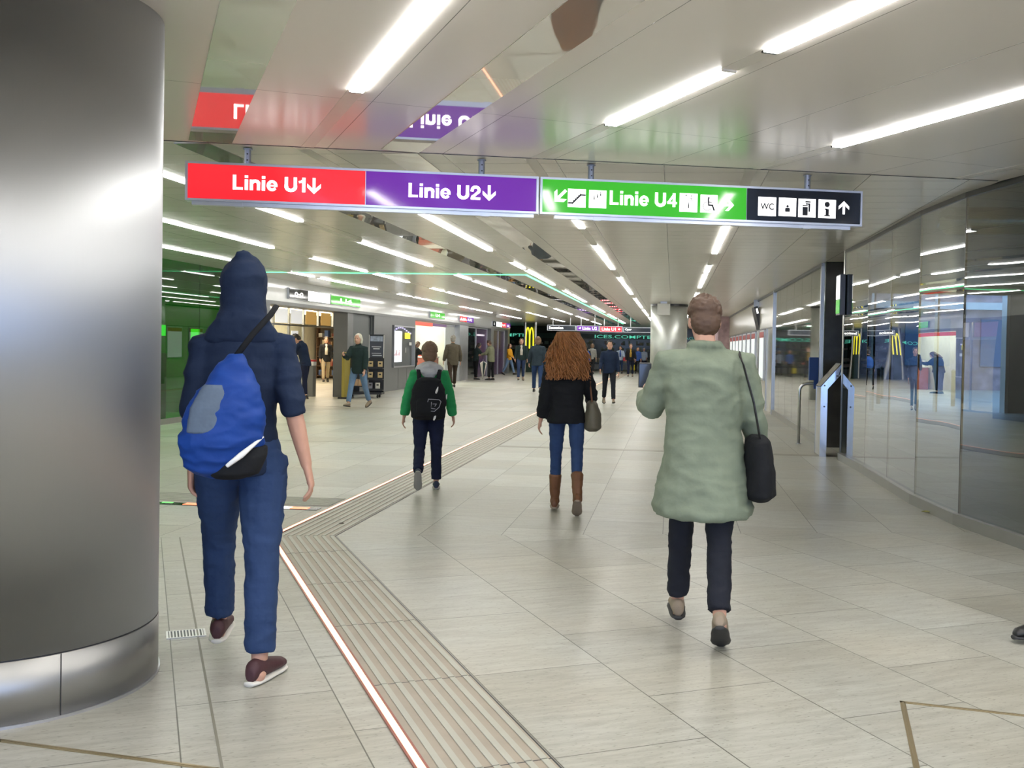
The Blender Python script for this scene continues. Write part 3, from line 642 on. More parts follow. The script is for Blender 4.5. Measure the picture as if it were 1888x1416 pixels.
# ---- closing walls behind the camera, open at the back to daylight
pL=W1(L,4.0); pB=Vector((-1.8,-12,0))
d=(pB-pL).normalized(); n=Vector((-d.y,d.x,0)); Ln=(pB-pL).length; nb=8
mb=MB(); mb.prism([pL,pB,pB-n*.2,pL-n*.2],2.6,H); mb.prism([pL,pB,pB-n*.2,pL-n*.2],0,.25)
for i in range(nb+1):
    q=pL+d*(Ln*i/nb); mb.prism([q-d*.06,q+d*.06,q+d*.06-n*.2,q-d*.06-n*.2],.25,2.6)
struct('wall_back_left',mb,M_greyclad)
for i in range(nb):
    q=pL+d*(Ln*i/nb+.07); r=pL+d*(Ln*(i+1)/nb-.07)
    mb=MB(); mb.prism([q-n*.09,r-n*.09,r-n*.10,q-n*.10],.25,2.6); struct('window_%d'%(40+i),mb,M_shopglass)
mb=MB(); mb.box(-60,-3.4,-40,-14,-.16,-.12); mb.prism([pL-n*.3,pB-n*.3,Vector((-3.4,-14,0)),Vector((-60,-14,0)),Vector((-60,4,0))],-.16,-.12); struct('ground_behind',mb,MATS['pavement'])
pR=Vector((6.45,3.1,0)); pC=Vector((11.5,-9.5,0))
mb=MB(); d=(pC-pR).normalized(); n=Vector((-d.y,d.x,0)); mb.prism([pR,pC,pC+n*.2,pR+n*.2],0,H); struct('wall_back_right',mb,M_greyclad)
mb=MB(); mb.box(-3.4,30,-60,-14,-.16,-.12); struct('ground_behind',mb,MATS['pavement'])

# ================================================================== OBJECTS
# ---- steel column
t=thing('steel_column','huge round brushed steel column filling the left edge','column',(-2.423,4.512,0),.3)
mb=MB(); mb.cyl((0,0),.676,.262,H,128); mb.build('shaft',M_brushed,t,False)
o=t.children[0]
for p in o.data.polygons: p.use_smooth=len(p.vertices)==4
mb=MB(); mb.cyl((0,0),.672,.256,.262,128); mb.build('seam',M_darkmetal,t)
mb=MB(); mb.cyl((0,0),.678,.012,.256,128); o=mb.build('skirt',mat('skirt_steel',(.42,.42,.41),.45,1),t)
for p in o.data.polygons: p.use_smooth=len(p.vertices)==4
mb=MB(); mb.cyl((0,0),.686,0,.012,128); mb.build('floor_ring',M_alu,t)
mb=MB(); 
for q in (-1.02,1.6): mb.box(.6775,.6795,-.002,.002,.012,.256,Matrix.Rotation(q,4,'Z'))
mb.build('skirt_joint',M_darkmetal,t)

# ---- bold grotesque lettering drawn as strokes (cap height 1)
def _arc(cx,cy,rx,ry,a0,a1,n=12): return [(cx+rx*math.cos(math.radians(a0+(a1-a0)*i/n)),cy+ry*math.sin(math.radians(a0+(a1-a0)*i/n))) for i in range(n+1)]
GL={'L':(.60,[(.2,[(.1,.1),(.1,.9)]),(.17,[(.1,.085),(.51,.085)])]),
 'i':(.20,[(.2,[(.1,.1),(.1,.62)]),(.18,[(.09,.905),(.11,.905)])]),
 'n':(.62,[(.2,[(.1,.1),(.1,.62)]),(.19,[(.16,.52)]+_arc(.33,.46,.19,.165,120,0,8)+[(.52,.1)])]),
 'e':(.62,[(.17,_arc(.31,.36,.225,.275,0,308,20)),(.11,[(.12,.36),(.5,.36)])]),
 'U':(.74,[(.2,[(.1,.9)]+_arc(.37,.36,.27,.265,180,360,14)+[(.64,.9)])]),
 '1':(.44,[(.2,[(.31,.1),(.31,.9)]),(.15,[(.08,.70),(.20,.73),(.29,.84)])]),
 '2':(.64,[(.18,[(.10,.66)]+_arc(.32,.68,.215,.225,175,-35,10)+[(.16,.22),(.13,.10)]),(.17,[(.10,.085),(.54,.085)])]),
 '4':(.66,[(.19,[(.46,.1),(.46,.9)]),(.14,[(.43,.86),(.10,.36)]),(.16,[(.08,.30),(.58,.30)])])}
def draw_word(txt,x,z,h,w,m,parent,y):
    tot=sum((.34 if c==' ' else GL[c][0]+.10) for c in txt)-.10; sx=w/tot
    mb=MB(); M=Matrix.Translation((x,y,z))@SIGNM@Matrix.Diagonal((sx,h,1,1)); cx=0
    for c in txt:
        if c==' ': cx+=.34; continue
        wd,st=GL[c]
        for k,(lw,pts) in enumerate(st): mb.line([(cx+p[0],p[1]) for p in pts],lw,0,.0015,M)
        cx+=wd+.10
    return mb.build('lettering',m,parent)

# ---- the big hanging direction signs
SP=Vector((-2.27,7.67,0)); SD=Vector((.987,.1595,0)).normalized(); SYAW=math.atan2(SD.y,SD.x); SN=Vector((SD.y,-SD.x,0)) # towards the camera
FY=.055
def sloc(u,v):
    d=ray(u,v); o=SP+SN*FY
    # solve s*d.xy = o + x*SD
    det=d.x*(-SD.y)+SD.x*d.y; s=(o.x*(-SD.y)+SD.x*o.y)/det
    p=d*s; x=(Vector((p.x,p.y,0))-o).dot(SD); return x, CH+p.z
def sign_body(name,label,x0,x1,segs,hang,rail):
    t=thing(name,label,'direction sign',SP+SD*x0+Vector((0,0,2.515)),SYAW)
    w=x1-x0; h=.283
    mb=MB(); mb.box(0,w,-FY+.012,FY,.0,h); mb.box(0,w,-FY,-FY+.012,0,.016); mb.box(0,w,-FY,-FY+.012,h-.016,h); mb.box(0,.016,-FY,-FY+.012,.016,h-.016); mb.box(w-.016,w,-FY,-FY+.012,.016,h-.016)
    mb.build('frame',M_alu,t)
    for nm,a,b,m in segs:
        mb=MB(); mb.box(a-x0+.003,b-x0-.003,-FY+.004,-FY+.012,.016,h-.016); mb.build(nm,m,t)
    mb=MB(); mb.box(rail[0]-x0,rail[1]-x0,-.03,.03,-.028,0); mb.box(rail[0]-x0+.3,rail[0]-x0+.36,-.035,.035,-.032,0); mb.box(rail[1]-x0-.4,rail[1]-x0-.34,-.035,.035,-.032,0); mb.build('lower_rail',M_alu,t)
    for hx in hang:
        mb=MB(); mb.cyl((hx-x0,0),.024,h,H-2.515-.006,16); mb.cyl((hx-x0,0),.034,H-2.515-.014,H-2.515-.006,16); r=mb.build('hanger_rod',mat('bluish_rod',(.42,.45,.55),.4,.5),t)
        mb=MB()
        for z in (h+.03,h+.075): mb.ball((hx-x0,-.026,z),.006,8,4)
        mb.build('screw',M_darkmetal,r)
    return t
xm=sloc(674,345)[0]; xg=sloc(1377,380)[0]
s1=sign_body('hanging_sign','long hanging sign, red Linie U1 half and purple Linie U2 half',sloc(341,335)[0],sloc(993,362)[0],[('red_panel',sloc(341,335)[0]+.016,xm,M_red_lit),('purple_panel',xm,sloc(993,362)[0]-.016,M_pur_lit)],[0,1.725],(sloc(352,377)[0],sloc(985,397)[0]))
s2=sign_body('hanging_sign','long hanging sign, green Linie U4 half and black WC and information end',sloc(996,364)[0],sloc(1590,386)[0],[('green_panel',sloc(996,364)[0]+.016,xg,M_grn_lit),('black_panel',xg,sloc(1590,386)[0]-.016,M_blk_sign)],[2.575,4.345],(sloc(1000,399)[0]+.1,sloc(1570,421)[0]))
FACE=-FY+.002
def on_sign(t,x): return x-((Vector(t.location)-SP).dot(SD))
def sign_text(t,txt,u0,v0,u1,vtop,bold=.012):
    xa,za=sloc(u0,v0); xb,_=sloc(u1,v0); _,zt=sloc(u0,vtop)
    draw_word(txt,on_sign(t,xa),za-2.515,zt-za,xb-xa,M_white_lit,t,FACE)
sign_text(s1,'Linie U1',429,349,564,322)
sign_text(s1,'Linie U2',753,363,886,337)
sign_text(s2,'Linie U4',1124,377,1248,351)
def arrow(t,u,v,size,deg,m=None,nm='arrow'):
    x,z=sloc(u,v); a=on_sign(t,x); z-=2.515
    R=Matrix.Translation((a,FACE,z))@SIGNM@Matrix.Rotation(math.radians(deg),4,'Z')@Matrix.Scale(size,4)
    mb=MB(); k=.0015/size
    # arrow that points up in a unit cell
    mb.prism([(-.09,-.5),(.09,-.5),(.09,.3),(-.09,.3)],0,k,R)
    mb.prism([(0,.5),(-.42,.10),(-.42,-.14),(0,.24)],0,k,R); mb.prism([(0,.5),(0,.24),(.42,-.14),(.42,.10)],0,k,R)
    mb.build(nm,m or M_white_lit,t)
arrow(s1,579,343,.118,180); arrow(s1,902,356,.118,180)
arrow(s2,1033,361,.125,135); arrow(s2,1341,378,.110,-90); arrow(s2,1556,383,.105,0)
def picto(t,u0,u1,vc,build):
    x0,z=sloc(u0,vc); x1,_=sloc(u1,vc); w=x1-x0; z-=2.515
    M=Matrix.Translation((on_sign(t,x0),FACE,z-w/2))@SIGNM@Matrix.Scale(w,4)
    mb=MB(); mb.prism([(0,0),(1,0),(1,1),(0,1)],0,.0012/w,M); sq=mb.build('pictogram',M_white_lit,t)
    mb=MB(); build(mb,M,.0013/w,.0026/w); mb.build('symbol',M_glyph,sq)
    return sq
def g_stairs(mb,M,a,b):
    mb.line([(.05,.22),(.26,.22),(.72,.68),(.95,.68)],.085,a,b,M)
    for i in range(5): mb.prism([(.30+i*.09,.32+i*.09),(.37+i*.09,.32+i*.09),(.37+i*.09,.39+i*.09),(.30+i*.09,.39+i*.09)],a,b,M)
def g_esc(mb,M,a,b):
    mb.line([(.14,.16),(.30,.16),(.80,.50),(.92,.50),(.92,.60),(.74,.62),(.24,.29),(.12,.27)],.018,a,b,M,True)
    for i,(x,y) in enumerate(((.30,.46),(.48,.57),(.66,.68))): mb.prism([(x-.03,y),(x+.03,y),(x+.03,y+.15),(x-.03,y+.15)],a,b,M); mb.disc(x,y+.2,.03,a,b,M,10)
def g_lift(mb,M,a,b):
    mb.line([(.24,.08),(.76,.08),(.76,.60),(.24,.60)],.02,a,b,M,True); mb.disc(.5,.47,.03,a,b,M,10); mb.prism([(.47,.2),(.53,.2),(.53,.43),(.47,.43)],a,b,M)
    mb.line([(.36,.68),(.36,.92)],.025,a,b,M); mb.line([(.28,.83),(.36,.92),(.44,.83)],.025,a,b,M); mb.line([(.64,.92),(.64,.68)],.025,a,b,M); mb.line([(.56,.77),(.64,.68),(.72,.77)],.025,a,b,M)
def g_wheel(mb,M,a,b):
    mb.disc(.48,.83,.055,a,b,M,14); mb.line([(.46,.75),(.48,.42),(.70,.42),(.80,.16)],.085,a,b,M); mb.line([(.48,.60),(.64,.58)],.05,a,b,M)
    mb.line([(.40+.24*math.cos(math.radians(q)),.36+.24*math.sin(math.radians(q))) for q in range(100,345,20)],.028,a,b,M); mb.line([(.76,.16),(.86,.16)],.04,a,b,M)
def g_desk(mb,M,a,b):
    mb.disc(.5,.54,.07,a,b,M,14); mb.prism([(.36,.24),(.64,.24),(.64,.42),(.58,.46),(.42,.46),(.36,.42)],a,b,M); 
    for y in (.20,.62,.85): mb.line([(.08,y),(.92,y)],.008,a,b,M)
    mb.line([(.08,.62),(.08,.9)],.008,a,b,M); mb.line([(.92,.62),(.92,.9)],.008,a,b,M)
def g_lug(mb,M,a,b):
    mb.prism([(.24,.10),(.54,.10),(.54,.56),(.24,.56)],a,b,M); mb.prism([(.24,.60),(.54,.60),(.54,.66),(.24,.66)],a,b,M)
    mb.prism([(.58,.30),(.68,.30),(.68,.76),(.42,.76),(.42,.68),(.58,.68)],a,b,M); mb.prism([(.40,.80),(.70,.80),(.70,.88),(.40,.88)],a,b,M)
def g_info(mb,M,a,b):
    mb.disc(.5,.74,.15,a,b,M,22); mb.prism([(.42,.16),(.60,.16),(.60,.50),(.42,.50)],a,b,M); mb.prism([(.34,.10),(.68,.10),(.68,.17),(.34,.17)],a,b,M); mb.prism([(.36,.45),(.5,.45),(.5,.52),(.36,.52)],a,b,M)
picto(s2,1047,1080,364.5,g_stairs); picto(s2,1086,1118,366.5,g_esc); picto(s2,1253,1286,373,g_lift); picto(s2,1291.5,1323,375,g_wheel)
def g_none(mb,M,a,b): mb.prism([(.02,.02),(.022,.02),(.022,.022)],a,b,M)
x0,z0=sloc(1398,380); x1,_=sloc(1431,380); w=x1-x0
mb=MB(); M=Matrix.Translation((on_sign(s2,x0),FACE,z0-2.515-w/2))@SIGNM@Matrix.Scale(w,4); mb.prism([(0,0),(1,0),(1,1),(0,1)],0,.0012/w,M); sq=mb.build('pictogram',M_white_lit,s2)
put_text('WC',on_sign(s2,x0)+w*.12,z0-2.515-w*.17,w*.35,M_glyph,sq,'lettering',.018,FACE-.0013,w*.76)
picto(s2,1436,1468,381,g_desk); picto(s2,1472,1504,383,g_lug); picto(s2,1509,1541,384.5,g_info)

# ---- far hanging signs
def far_sign(label,u0,u1,vt,vb,a,m,txt,tx0,tw,th=.14):
    def loc(u,v):
        d=ray(u,v); s=a/(d.dot(D1)); p=d*s; return p.dot(N1),CH+p.z
    n0,zt=loc(u0,vt); n1,zb=loc(u1,vb)
    t=thing('hanging_sign',label,'direction sign',W1(n0,a,zb),-Y1); w=n1-n0; h=zt-zb
    mb=MB(); mb.box(0,w,-.05,.08,0,h); mb.build('frame',M_alu,t)
    mb=MB(); mb.box(.04,w-.04,-.06,-.05,.03,h-.03); mb.build('panel',m,t)
    put_text(txt,w*tx0,h*.26,h*.5,M_white_lit,t,'lettering',.02,-.062,w*tw)
    for x in (.2*w,.8*w):
        mb=MB(); mb.cyl((x,0),.02,h,H-zb,8); mb.build('hanger_rod',M_alu,t)
far_sign('far black hanging sign reading Secession',1009,1062,599,610,50,M_blk_sign,'Secession',.06,.5)
far_sign('far purple hanging sign reading Linie U2',1063,1105,600,611,50,M_pur_lit,'< Linie U2',.1,.8)
far_sign('far red hanging sign reading Linie U1',1105.5,1148,601,613,50,M_red_lit,'Linie U1 +',.1,.8)
far_sign('far black hanging sign with white boxes reading Oper',1149.5,1215,603,614,50,M_blk_sign,'Oper',.05,.18)
t=thing('white_strip_sign','long white lit strip under the far black sign','sign',W1(-.05,49.9,2.23),-Y1)

def loc1(u,v,a):
    d=ray(u,v); s=a/(d.dot(D1)); p=d*s; return p.dot(N1),CH+p.z
bpy.data.objects.remove(t)

# ---- floor inlays
def mitre_f(n,frame):
    d=D1 if frame==1 else D2; Wf=W1 if frame==1 else W2; q=Vector((-FD.y,FD.x,0))
    return (FM-Wf(n,0)).dot(q)/d.dot(q)
M_led_floor=emis('orange_light_line',(1,.46,.28),2.4); M_copper=mat('red_channel_edge',(.35,.10,.07),.3,.5)
M_plate=mat('tactile_plate',(.37,.32,.255),.45,noise_amt=.08); M_rib=mat('tactile_rib',(.43,.43,.37),.4,noise_amt=.05)
t=thing('floor_light_line','orange glowing light line let into the floor with a sharp bend','light line',(0,0,0))
def quadline(mb,n0,n1,z0,z1,amin,amax):
    # follows both stretches: near offsets (frame 2) and far offsets (frame 1) meet on the mitre
    (a0,a1),(b0,b1)=n0,n1
    P=[W2(a0,amin),W2(a1,amin),W2(a1,mitre_f(a1,2)),W2(a0,mitre_f(a0,2))]; mb.prism(P,z0,z1)
    P=[W1(b0,mitre_f(b0,1)),W1(b1,mitre_f(b1,1)),W1(b1,amax),W1(b0,amax)]; mb.prism(P,z0,z1)
def far_n(n2):  # the offset on the far stretch that meets a near offset on the mitre
    p=W2(n2,mitre_f(n2,2)); return p.dot(N1)
def both(mb,x0,x1,z0,z1,amin=-6,amax=60): quadline(mb,(x0,x1),(far_n(x0),far_n(x1)),z0,z1,amin,amax)
mb=MB(); both(mb,.915,.945,.0,.006); mb.build('glowing_core',M_led_floor,t)
mb=MB(); both(mb,.905,.915,.0,.007); both(mb,.945,.955,0,.007); mb.build('channel_edge',M_copper,t)
t=thing('tactile_strip','ribbed beige tactile guide strip beside the orange light line','tactile paving',(0,0,0))
mb=MB(); both(mb,.957,1.395,.0,.003); mb.build('plate',M_plate,t)
mb=MB(); mj=MB()
def rib(frame,n0,n1,a0,a1,mb,z=.007):
    Wf=W1 if frame==1 else W2
    mb.prism([Wf(n0,a0),Wf(n1,a0),Wf(n1,a1),Wf(n0,a1)],.0,z)
for i in range(7):
    x=.957+.03+i*.0615
    k=-6.52
    while k<9:
        e=min(k+.992,mitre_f(x,2)-.01)
        if e>k+.03: rib(2,x,x+.026,k,e,mb)
        k+=1.0
    y=far_n(x); k=6.52
    while k<50:
        s=max(k,mitre_f(y,1)+.01)
        if k+.992>s: rib(1,y,y+.026,s,k+.992,mb)
        k+=1.0
mb.build('rib',M_rib,t)['kind']='stuff'
k=-6.525
while k<7.6: rib(2,.957,1.395,k,k+.006,mj,.0035); k+=1.0
both(mj,1.396,1.402,0,.0035)
mj.build('joint',M_darkmetal,t)
# across the passage: ridged band, dark screen band with colour lights
t=thing('tactile_strip','ridged tactile band running left across the passage behind the hooded walker','tactile paving',W1(-8.85,9.18,0),-Y1)
mb=MB(); mb.box(0,5.75,0,.5,0,.003); mb.build('plate',M_plate,t)
mb=MB()
for i in range(8): mb.box(0,5.75,.02+i*.06,.045+i*.06,.003,.008)
mb.build('rib',M_rib,t)
t=thing('floor_screen','dark glass band in the floor with red and white glints','floor light',W1(-8.85,8.94,0),-Y1)
mb=MB(); mb.box(0,5.72,0,.13,0,.004); mb.build('glass_band',mat('dark_floor_glass',(.02,.025,.02),.1),t)
M_orange=emis('orange_glint',(1,.22,.10),1.6); M_wglint=emis('white_glint',(1,1,1),1.8)
for a_,b_ in ((4.45,4.68),(4.95,5.25),(5.45,5.62)): mb=MB(); mb.box(a_,b_,.025,.12,.004,.006); mb.build('orange_light',M_orange,t)
mb=MB(); mb.box(5.25,5.31,.03,.11,.004,.006); mb.box(5.33,5.46,.02,.12,.004,.006); mb.box(4.70,4.80,.06,.09,.004,.006); mb.build('white_light',M_wglint,t)
mb=MB(); mb.box(4.22,4.32,.09,.12,.004,.006); mb.build('green_light',emis('green_glint',(.2,.9,.2),1),t)
mb=MB(); mb.box(-2.55,R_,15.22,15.42,0,.002); o=tag(mb.build('floor_band',mat('brown_floor_band',(.25,.23,.18),.35),rz=-Y1),'brown metal band across the passage floor behind the long-haired walker','floor band')
mb=MB(); mb.box(L,-3.1,15.2,15.215,0,.0015); mb.box(L,-3.1,23.6,23.62,0,.0015); tag(mb.build('floor_joint',mat('floor_joint',(.2,.19,.15),.5),rz=-Y1),'thin dark joints across the floor on the left side','floor joint')
# brass framed mat edges in the foreground
def floorline(name,label,pts,w,m):
    mb=MB()
    for p,q in zip(pts,pts[1:]):
        mb.line([p,q],w,0,.003)
        mb.line([p,q],w*.3,.003,.005)
    return tag(mb.build(name,m),label,'floor strip')
c=floor_at(1664,1295); e1=floor_at(1888,1320); e2=floor_at(1690,1416)
floorline('brass_floor_edge','brass edging meeting at a corner in the floor, bottom right',[c+(e1-c)*6,c,c+(e2-c)*4],.022,M_brass)
a=floor_at(0,1366); b=floor_at(400,1419)
floorline('brass_floor_edge','brass edging line in the floor in front of the steel column',[a-(b-a)*1.5,a,b,b+(b-a)*.6],.022,M_brass)
mb=MB(); p=W2(.272,1.0)
mb.prism([W2(.268,-4),W2(.278,-4),W2(.278,mitre_f(.27,2)),W2(.268,mitre_f(.27,2))],0,.0015); tag(mb.build('floor_joint',mat('floor_joint',(.2,.19,.15),.5)),'wide grey floor joint running beside the steel column','floor joint')
p=floor_at(343,1169); t=thing('floor_grate','small steel floor grate beside the steel column','grate',p,-Y2)
mb=MB(); mb.box(-.095,.095,-.07,-.06,0,.004); mb.box(-.095,.095,.06,.07,0,.004); mb.box(-.095,-.085,-.06,.06,0,.004); mb.box(.085,.095,-.06,.06,0,.004); mb.build('rim',M_steel,t)
mb=MB()
for i in range(11): mb.box(-.08+i*.0155,-.073+i*.0155,-.06,.06,0,.004,)
mb.build('bars',M_steel,t); mb=MB(); mb.box(-.085,.085,-.06,.06,0,.001); mb.build('pit',M_black,t)
def crumple(name,label,p,s,col):
    mb=MB(); rr=random.Random(3)
    for i in range(5): mb.ball((rr.uniform(-s,s),rr.uniform(-s*.5,s*.5),s*.35),(s*.9,s*.25,s*.15),8,4,Matrix.Rotation(rr.uniform(0,3),3,'Z')@Matrix.Rotation(rr.uniform(-.3,.3),3,'X'))
    o=mb.build(name,mat(name+'_m',col,.7)); o.location=p; tag(o,label,'litter')
crumple('dry_leaf','dry yellowish leaf by the curved glass wall skirting',floor_at(1711,946),.05,(.35,.33,.12))
crumple('paper_scrap','small brown scrap at the foot of the steel column',floor_at(6,1341),.022,(.3,.2,.1))
crumple('dark_scrap','dark scrap lying on the tactile strip bend',floor_at(630,966),.02,(.05,.04,.03))

# ---- information lectern, handrail, blue box
M_chrome=mat('bluish_chrome',(.62,.66,.74),.16,1)
p=floor_at(1517,842); t=thing('information_lectern','slim chrome information stand with tilted top by the glass wall end','information stand',p,-Y1)
mb=MB(); th=.093
prof=[(-.05,0),(.043,0),(.043,.97),(.30,1.27),(.235,1.335),(-.05,1.0)]
Mx=Matrix(((1,0,0,0),(0,0,1,0),(0,1,0,0),(0,0,0,1)))
mb.prism(prof,-.02,.0,Mx); mb.prism(prof,.50,.52,Mx); mb.build('side_plate',M_chrome,t)
mb=MB(); mb.prism([(-.045,.01),(.035,.01),(.035,.97),(-.045,.99)],0,.5,Mx); mb.build('leg_panel',M_steel,t)
mb=MB(); mb.prism([(-.045,1.0),(.035,.98),(.285,1.27),(.235,1.325)],0,.5,Mx); mb.build('tilted_panel',M_steel,t)
mb=MB(); mb.prism([(-.058,1.005),(-.05,1.0),(.235,1.335),(.227,1.34)],.02,.48,Mx); mb.build('display_glass',M_darkstone,t)
mb=MB()
for x,z in ((0.0,.72),(.0,1.02),(.17,1.16)): mb.prism([(x+.012*math.cos(q),z+.012*math.sin(q)) for q in [k*PI/6 for k in range(12)]],-.024,-.02,Mx)
mb.prism([(.18,1.14),(.195,1.15),(.235,1.27),(.22,1.27)],-.024,-.02,Mx)
mb.build('bolt',M_darkmetal,t)
pa=floor_at(1472,818)
t=thing('handrail','steel tube handrail hoop beside the mirror clad wall','handrail',pa,-Y1+.0)
q=.40; hh=.98
mb=MB(); pts=[(0,0,0),(0,0,hh-.12)]+[(.12-.12*math.cos(k/6*PI/2),0,hh-.12+.12*math.sin(k/6*PI/2)) for k in range(1,7)]+[(q,0,hh)]
mb.limb(pts,[.025]*len(pts),n=12,cap=False); mb.limb([(.32,.02,hh),(.32,.02,0)],[.022]*2,n=10,cap=False); mb.build('tube',M_steel,t,True)
mb=MB(); mb.cyl((0,0),.045,0,.01,16); mb.cyl((.32,.02),.045,0,.01,16); mb.build('foot_plate',M_alu,t)
t=thing('blue_box','dark blue leaflet box clipped on the handrail','box',pa+N1*.22+Vector((0,0,.98)),-Y1)
mb=MB(); mb.bbox(-.085,.08,-.07,.03,.06,.43,.01); mb.build('box_body',mat('navy_blue_plastic',(.01,.05,.22),.4),t)
mb=MB(); mb.box(0.0,.075,-.04,.03,-.08,.06); mb.build('clip',mat('navy_blue_plastic',(.01,.05,.22),.4),t)

# ---- ticket validator and brochure rack on the left
def validator(u,v,label):
    t=thing('ticket_validator',label,'ticket validator',floor_at(u,v),-Y1)
    mb=MB(); mb.bbox(-.09,.09,-.12,.12,0,.86,.015); mb.build('post',M_greyclad,t)
    mb=MB(); mb.bbox(-.095,.095,-.125,.125,.86,.97,.01); mb.build('head',M_white,t)
    mb=MB(); mb.bbox(-.096,.096,-.126,.126,.97,1.02,.01); mb.build('red_top',mat('validator_red',(.5,.02,.03),.4),t)
validator(574,731,'grey ticket validator with red and white top near the first shop')
t=thing('brochure_rack','black wheeled brochure rack in front of the grey door','rack',W1(-8.35,27.9),-Y1+.12)
mb=MB(); mb.box(-.62,.42,-.25,.25,.10,.16); mb.box(-.06,-.03,-.05,.25,.16,1.05); mb.box(.0,.42,.10,.14,.16,1.75); mb.box(-.62,-.25,.10,.14,.16,1.3)
for z in (.20,.50,.80): mb.box(0,.42,-.1,.14,z,z+.02); mb.box(0,.42,-.11,-.1,z,z+.06)
mb.box(-.62,-.1,-.22,.1,.30,.33); mb.build('frame',M_black,t)
mb=MB()
for x in (-.45,.0,.3):
    for y in (-.18,.18): mb.ball((x,y,.05),(.03,.05,.05),10,6)
mb.build('wheel',M_black,t)
mb=MB(); mb.box(.02,.40,.07,.10,1.12,1.72); mb.build('poster',mat('dark_poster',(.05,.055,.07),.3),t); o=t.children[-1]
mb=MB(); mb.box(.08,.34,.064,.07,1.40,1.42); mb.box(.12,.30,.064,.07,1.34,1.37); mb.box(.08,.34,.064,.07,1.22,1.235); mb.box(.1,.36,.064,.07,1.16,1.18); mb.build('print',mat('poster_print',(.6,.62,.66),.5),o)
mb=MB(); mb.box(.04,.38,.063,.07,1.56,1.70); mb.build('picture',mat('poster_picture',(.33,.38,.5),.5,noise_amt=.4,noise_scale=12),o)
mb=MB(); mb.box(.0,.015,.06,.09,1.1,1.74); mb.box(.405,.42,.06,.09,1.1,1.74); mb.build('poster_edge',M_white,t)
bro=[mat('brochure_tan',(.55,.42,.22),.5),mat('brochure_grey',(.2,.2,.25),.5),mat('brochure_pale',(.6,.6,.55),.5)]
for i,(x,z,m) in enumerate(((.02,.83,0),(.28,.83,0),(.02,.53,0),(.28,.53,0),(.02,.24,1),(.22,.24,2))):
    t2=thing('brochure_stack','%s brochures, %s shelf %s pocket of the wheeled rack'%(['tan','dark','pale'][m],['top','top','middle','middle','bottom','bottom'][i],['left','right'][i%2]),'brochures',t.matrix_basis@Vector((x,-.05,z-.01)),-Y1+.12,'brochures in the rack')
    mb=MB(); mb.box(0,.12,-.03,.02,0,.19); mb.build('covers',bro[m],t2); mb=MB(); mb.box(.03,.09,-.033,-.03,.11,.15); mb.build('title',M_glyph,t2)
t2=thing('brochure_tray','open tray of tan leaflets on the left end of the wheeled rack','leaflets',t.matrix_basis@Vector((-.6,-.2,.33)),-Y1+.12)
mb=MB()
for k in range(5): mb.box(.01+k*.09,.09+k*.09,.0,.22,0,.16+.02*(k%2))
mb.build('leaflets',mat('leaflet_tan',(.5,.33,.2),.5),t2)

# ================================================================== PEOPLE
def remeshed(name, mb, voxel, smooth, m, parent, fold=0, fscale=7, seed=0, dec=None):
    me=mb.mesh(name); o=bpy.data.objects.new('tmp',me); COL.objects.link(o)
    r=o.modifiers.new('r','REMESH'); r.mode='VOXEL'; r.voxel_size=voxel; r.adaptivity=0
    if smooth: s=o.modifiers.new('s','SMOOTH'); s.factor=.5; s.iterations=smooth
    dg=bpy.context.evaluated_depsgraph_get()
    nm=bpy.data.meshes.new_from_object(o.evaluated_get(dg)); bpy.data.objects.remove(o); bpy.data.meshes.remove(me)
    if fold:
        off=Vector((seed*3.7,seed*1.3,0)); nv=len(nm.vertices)
        co=np.empty(nv*3); nm.vertices.foreach_get('co',co); co=co.reshape(-1,3)
        no=np.empty(nv*3,dtype=np.float32); nm.vertex_normals.foreach_get('vector',no); no=no.reshape(-1,3)
        dd=np.empty(nv)
        for i in range(nv):
            p=Vector(co[i])*fscale+off; p2=Vector((p.x*.8,p.y*.8,p.z*1.7))
            d=noise.noise(p2)*.7+noise.noise(p2*2.3)*.3
            dd[i]=(1-abs(d)*3)-.4
        co=co+no*(dd*fold)[:,None]; nm.vertices.foreach_set('co',co.ravel()); nm.update()
    nm.name=name; nm.materials.clear()
    return link(name,nm,m,parent,True)
Rx=lambda d: Matrix.Rotation(math.radians(d),3,'X')
Rz=lambda d: Matrix.Rotation(math.radians(d),3,'Z')
Ry=lambda d: Matrix.Rotation(math.radians(d),3,'Y')
def leg_chain(side, th, kn, ab, fp, hw=.092):
    h=Vector((side*hw,0,.93)); t=math.radians(th); a=math.radians(ab)*side
    d1=Vector((math.sin(a),math.sin(t),-math.cos(t))).normalized(); k=h+d1*.44
    t2=math.radians(th-kn); d2=Vector((math.sin(a)*.6,math.sin(t2),-math.cos(t2))).normalized(); an=k+d2*.41
    q=math.radians(fp); f=Vector((0,math.cos(q),math.sin(q))); u=Vector((0,-math.sin(q),math.cos(q)))
    return h,k,an,f,u
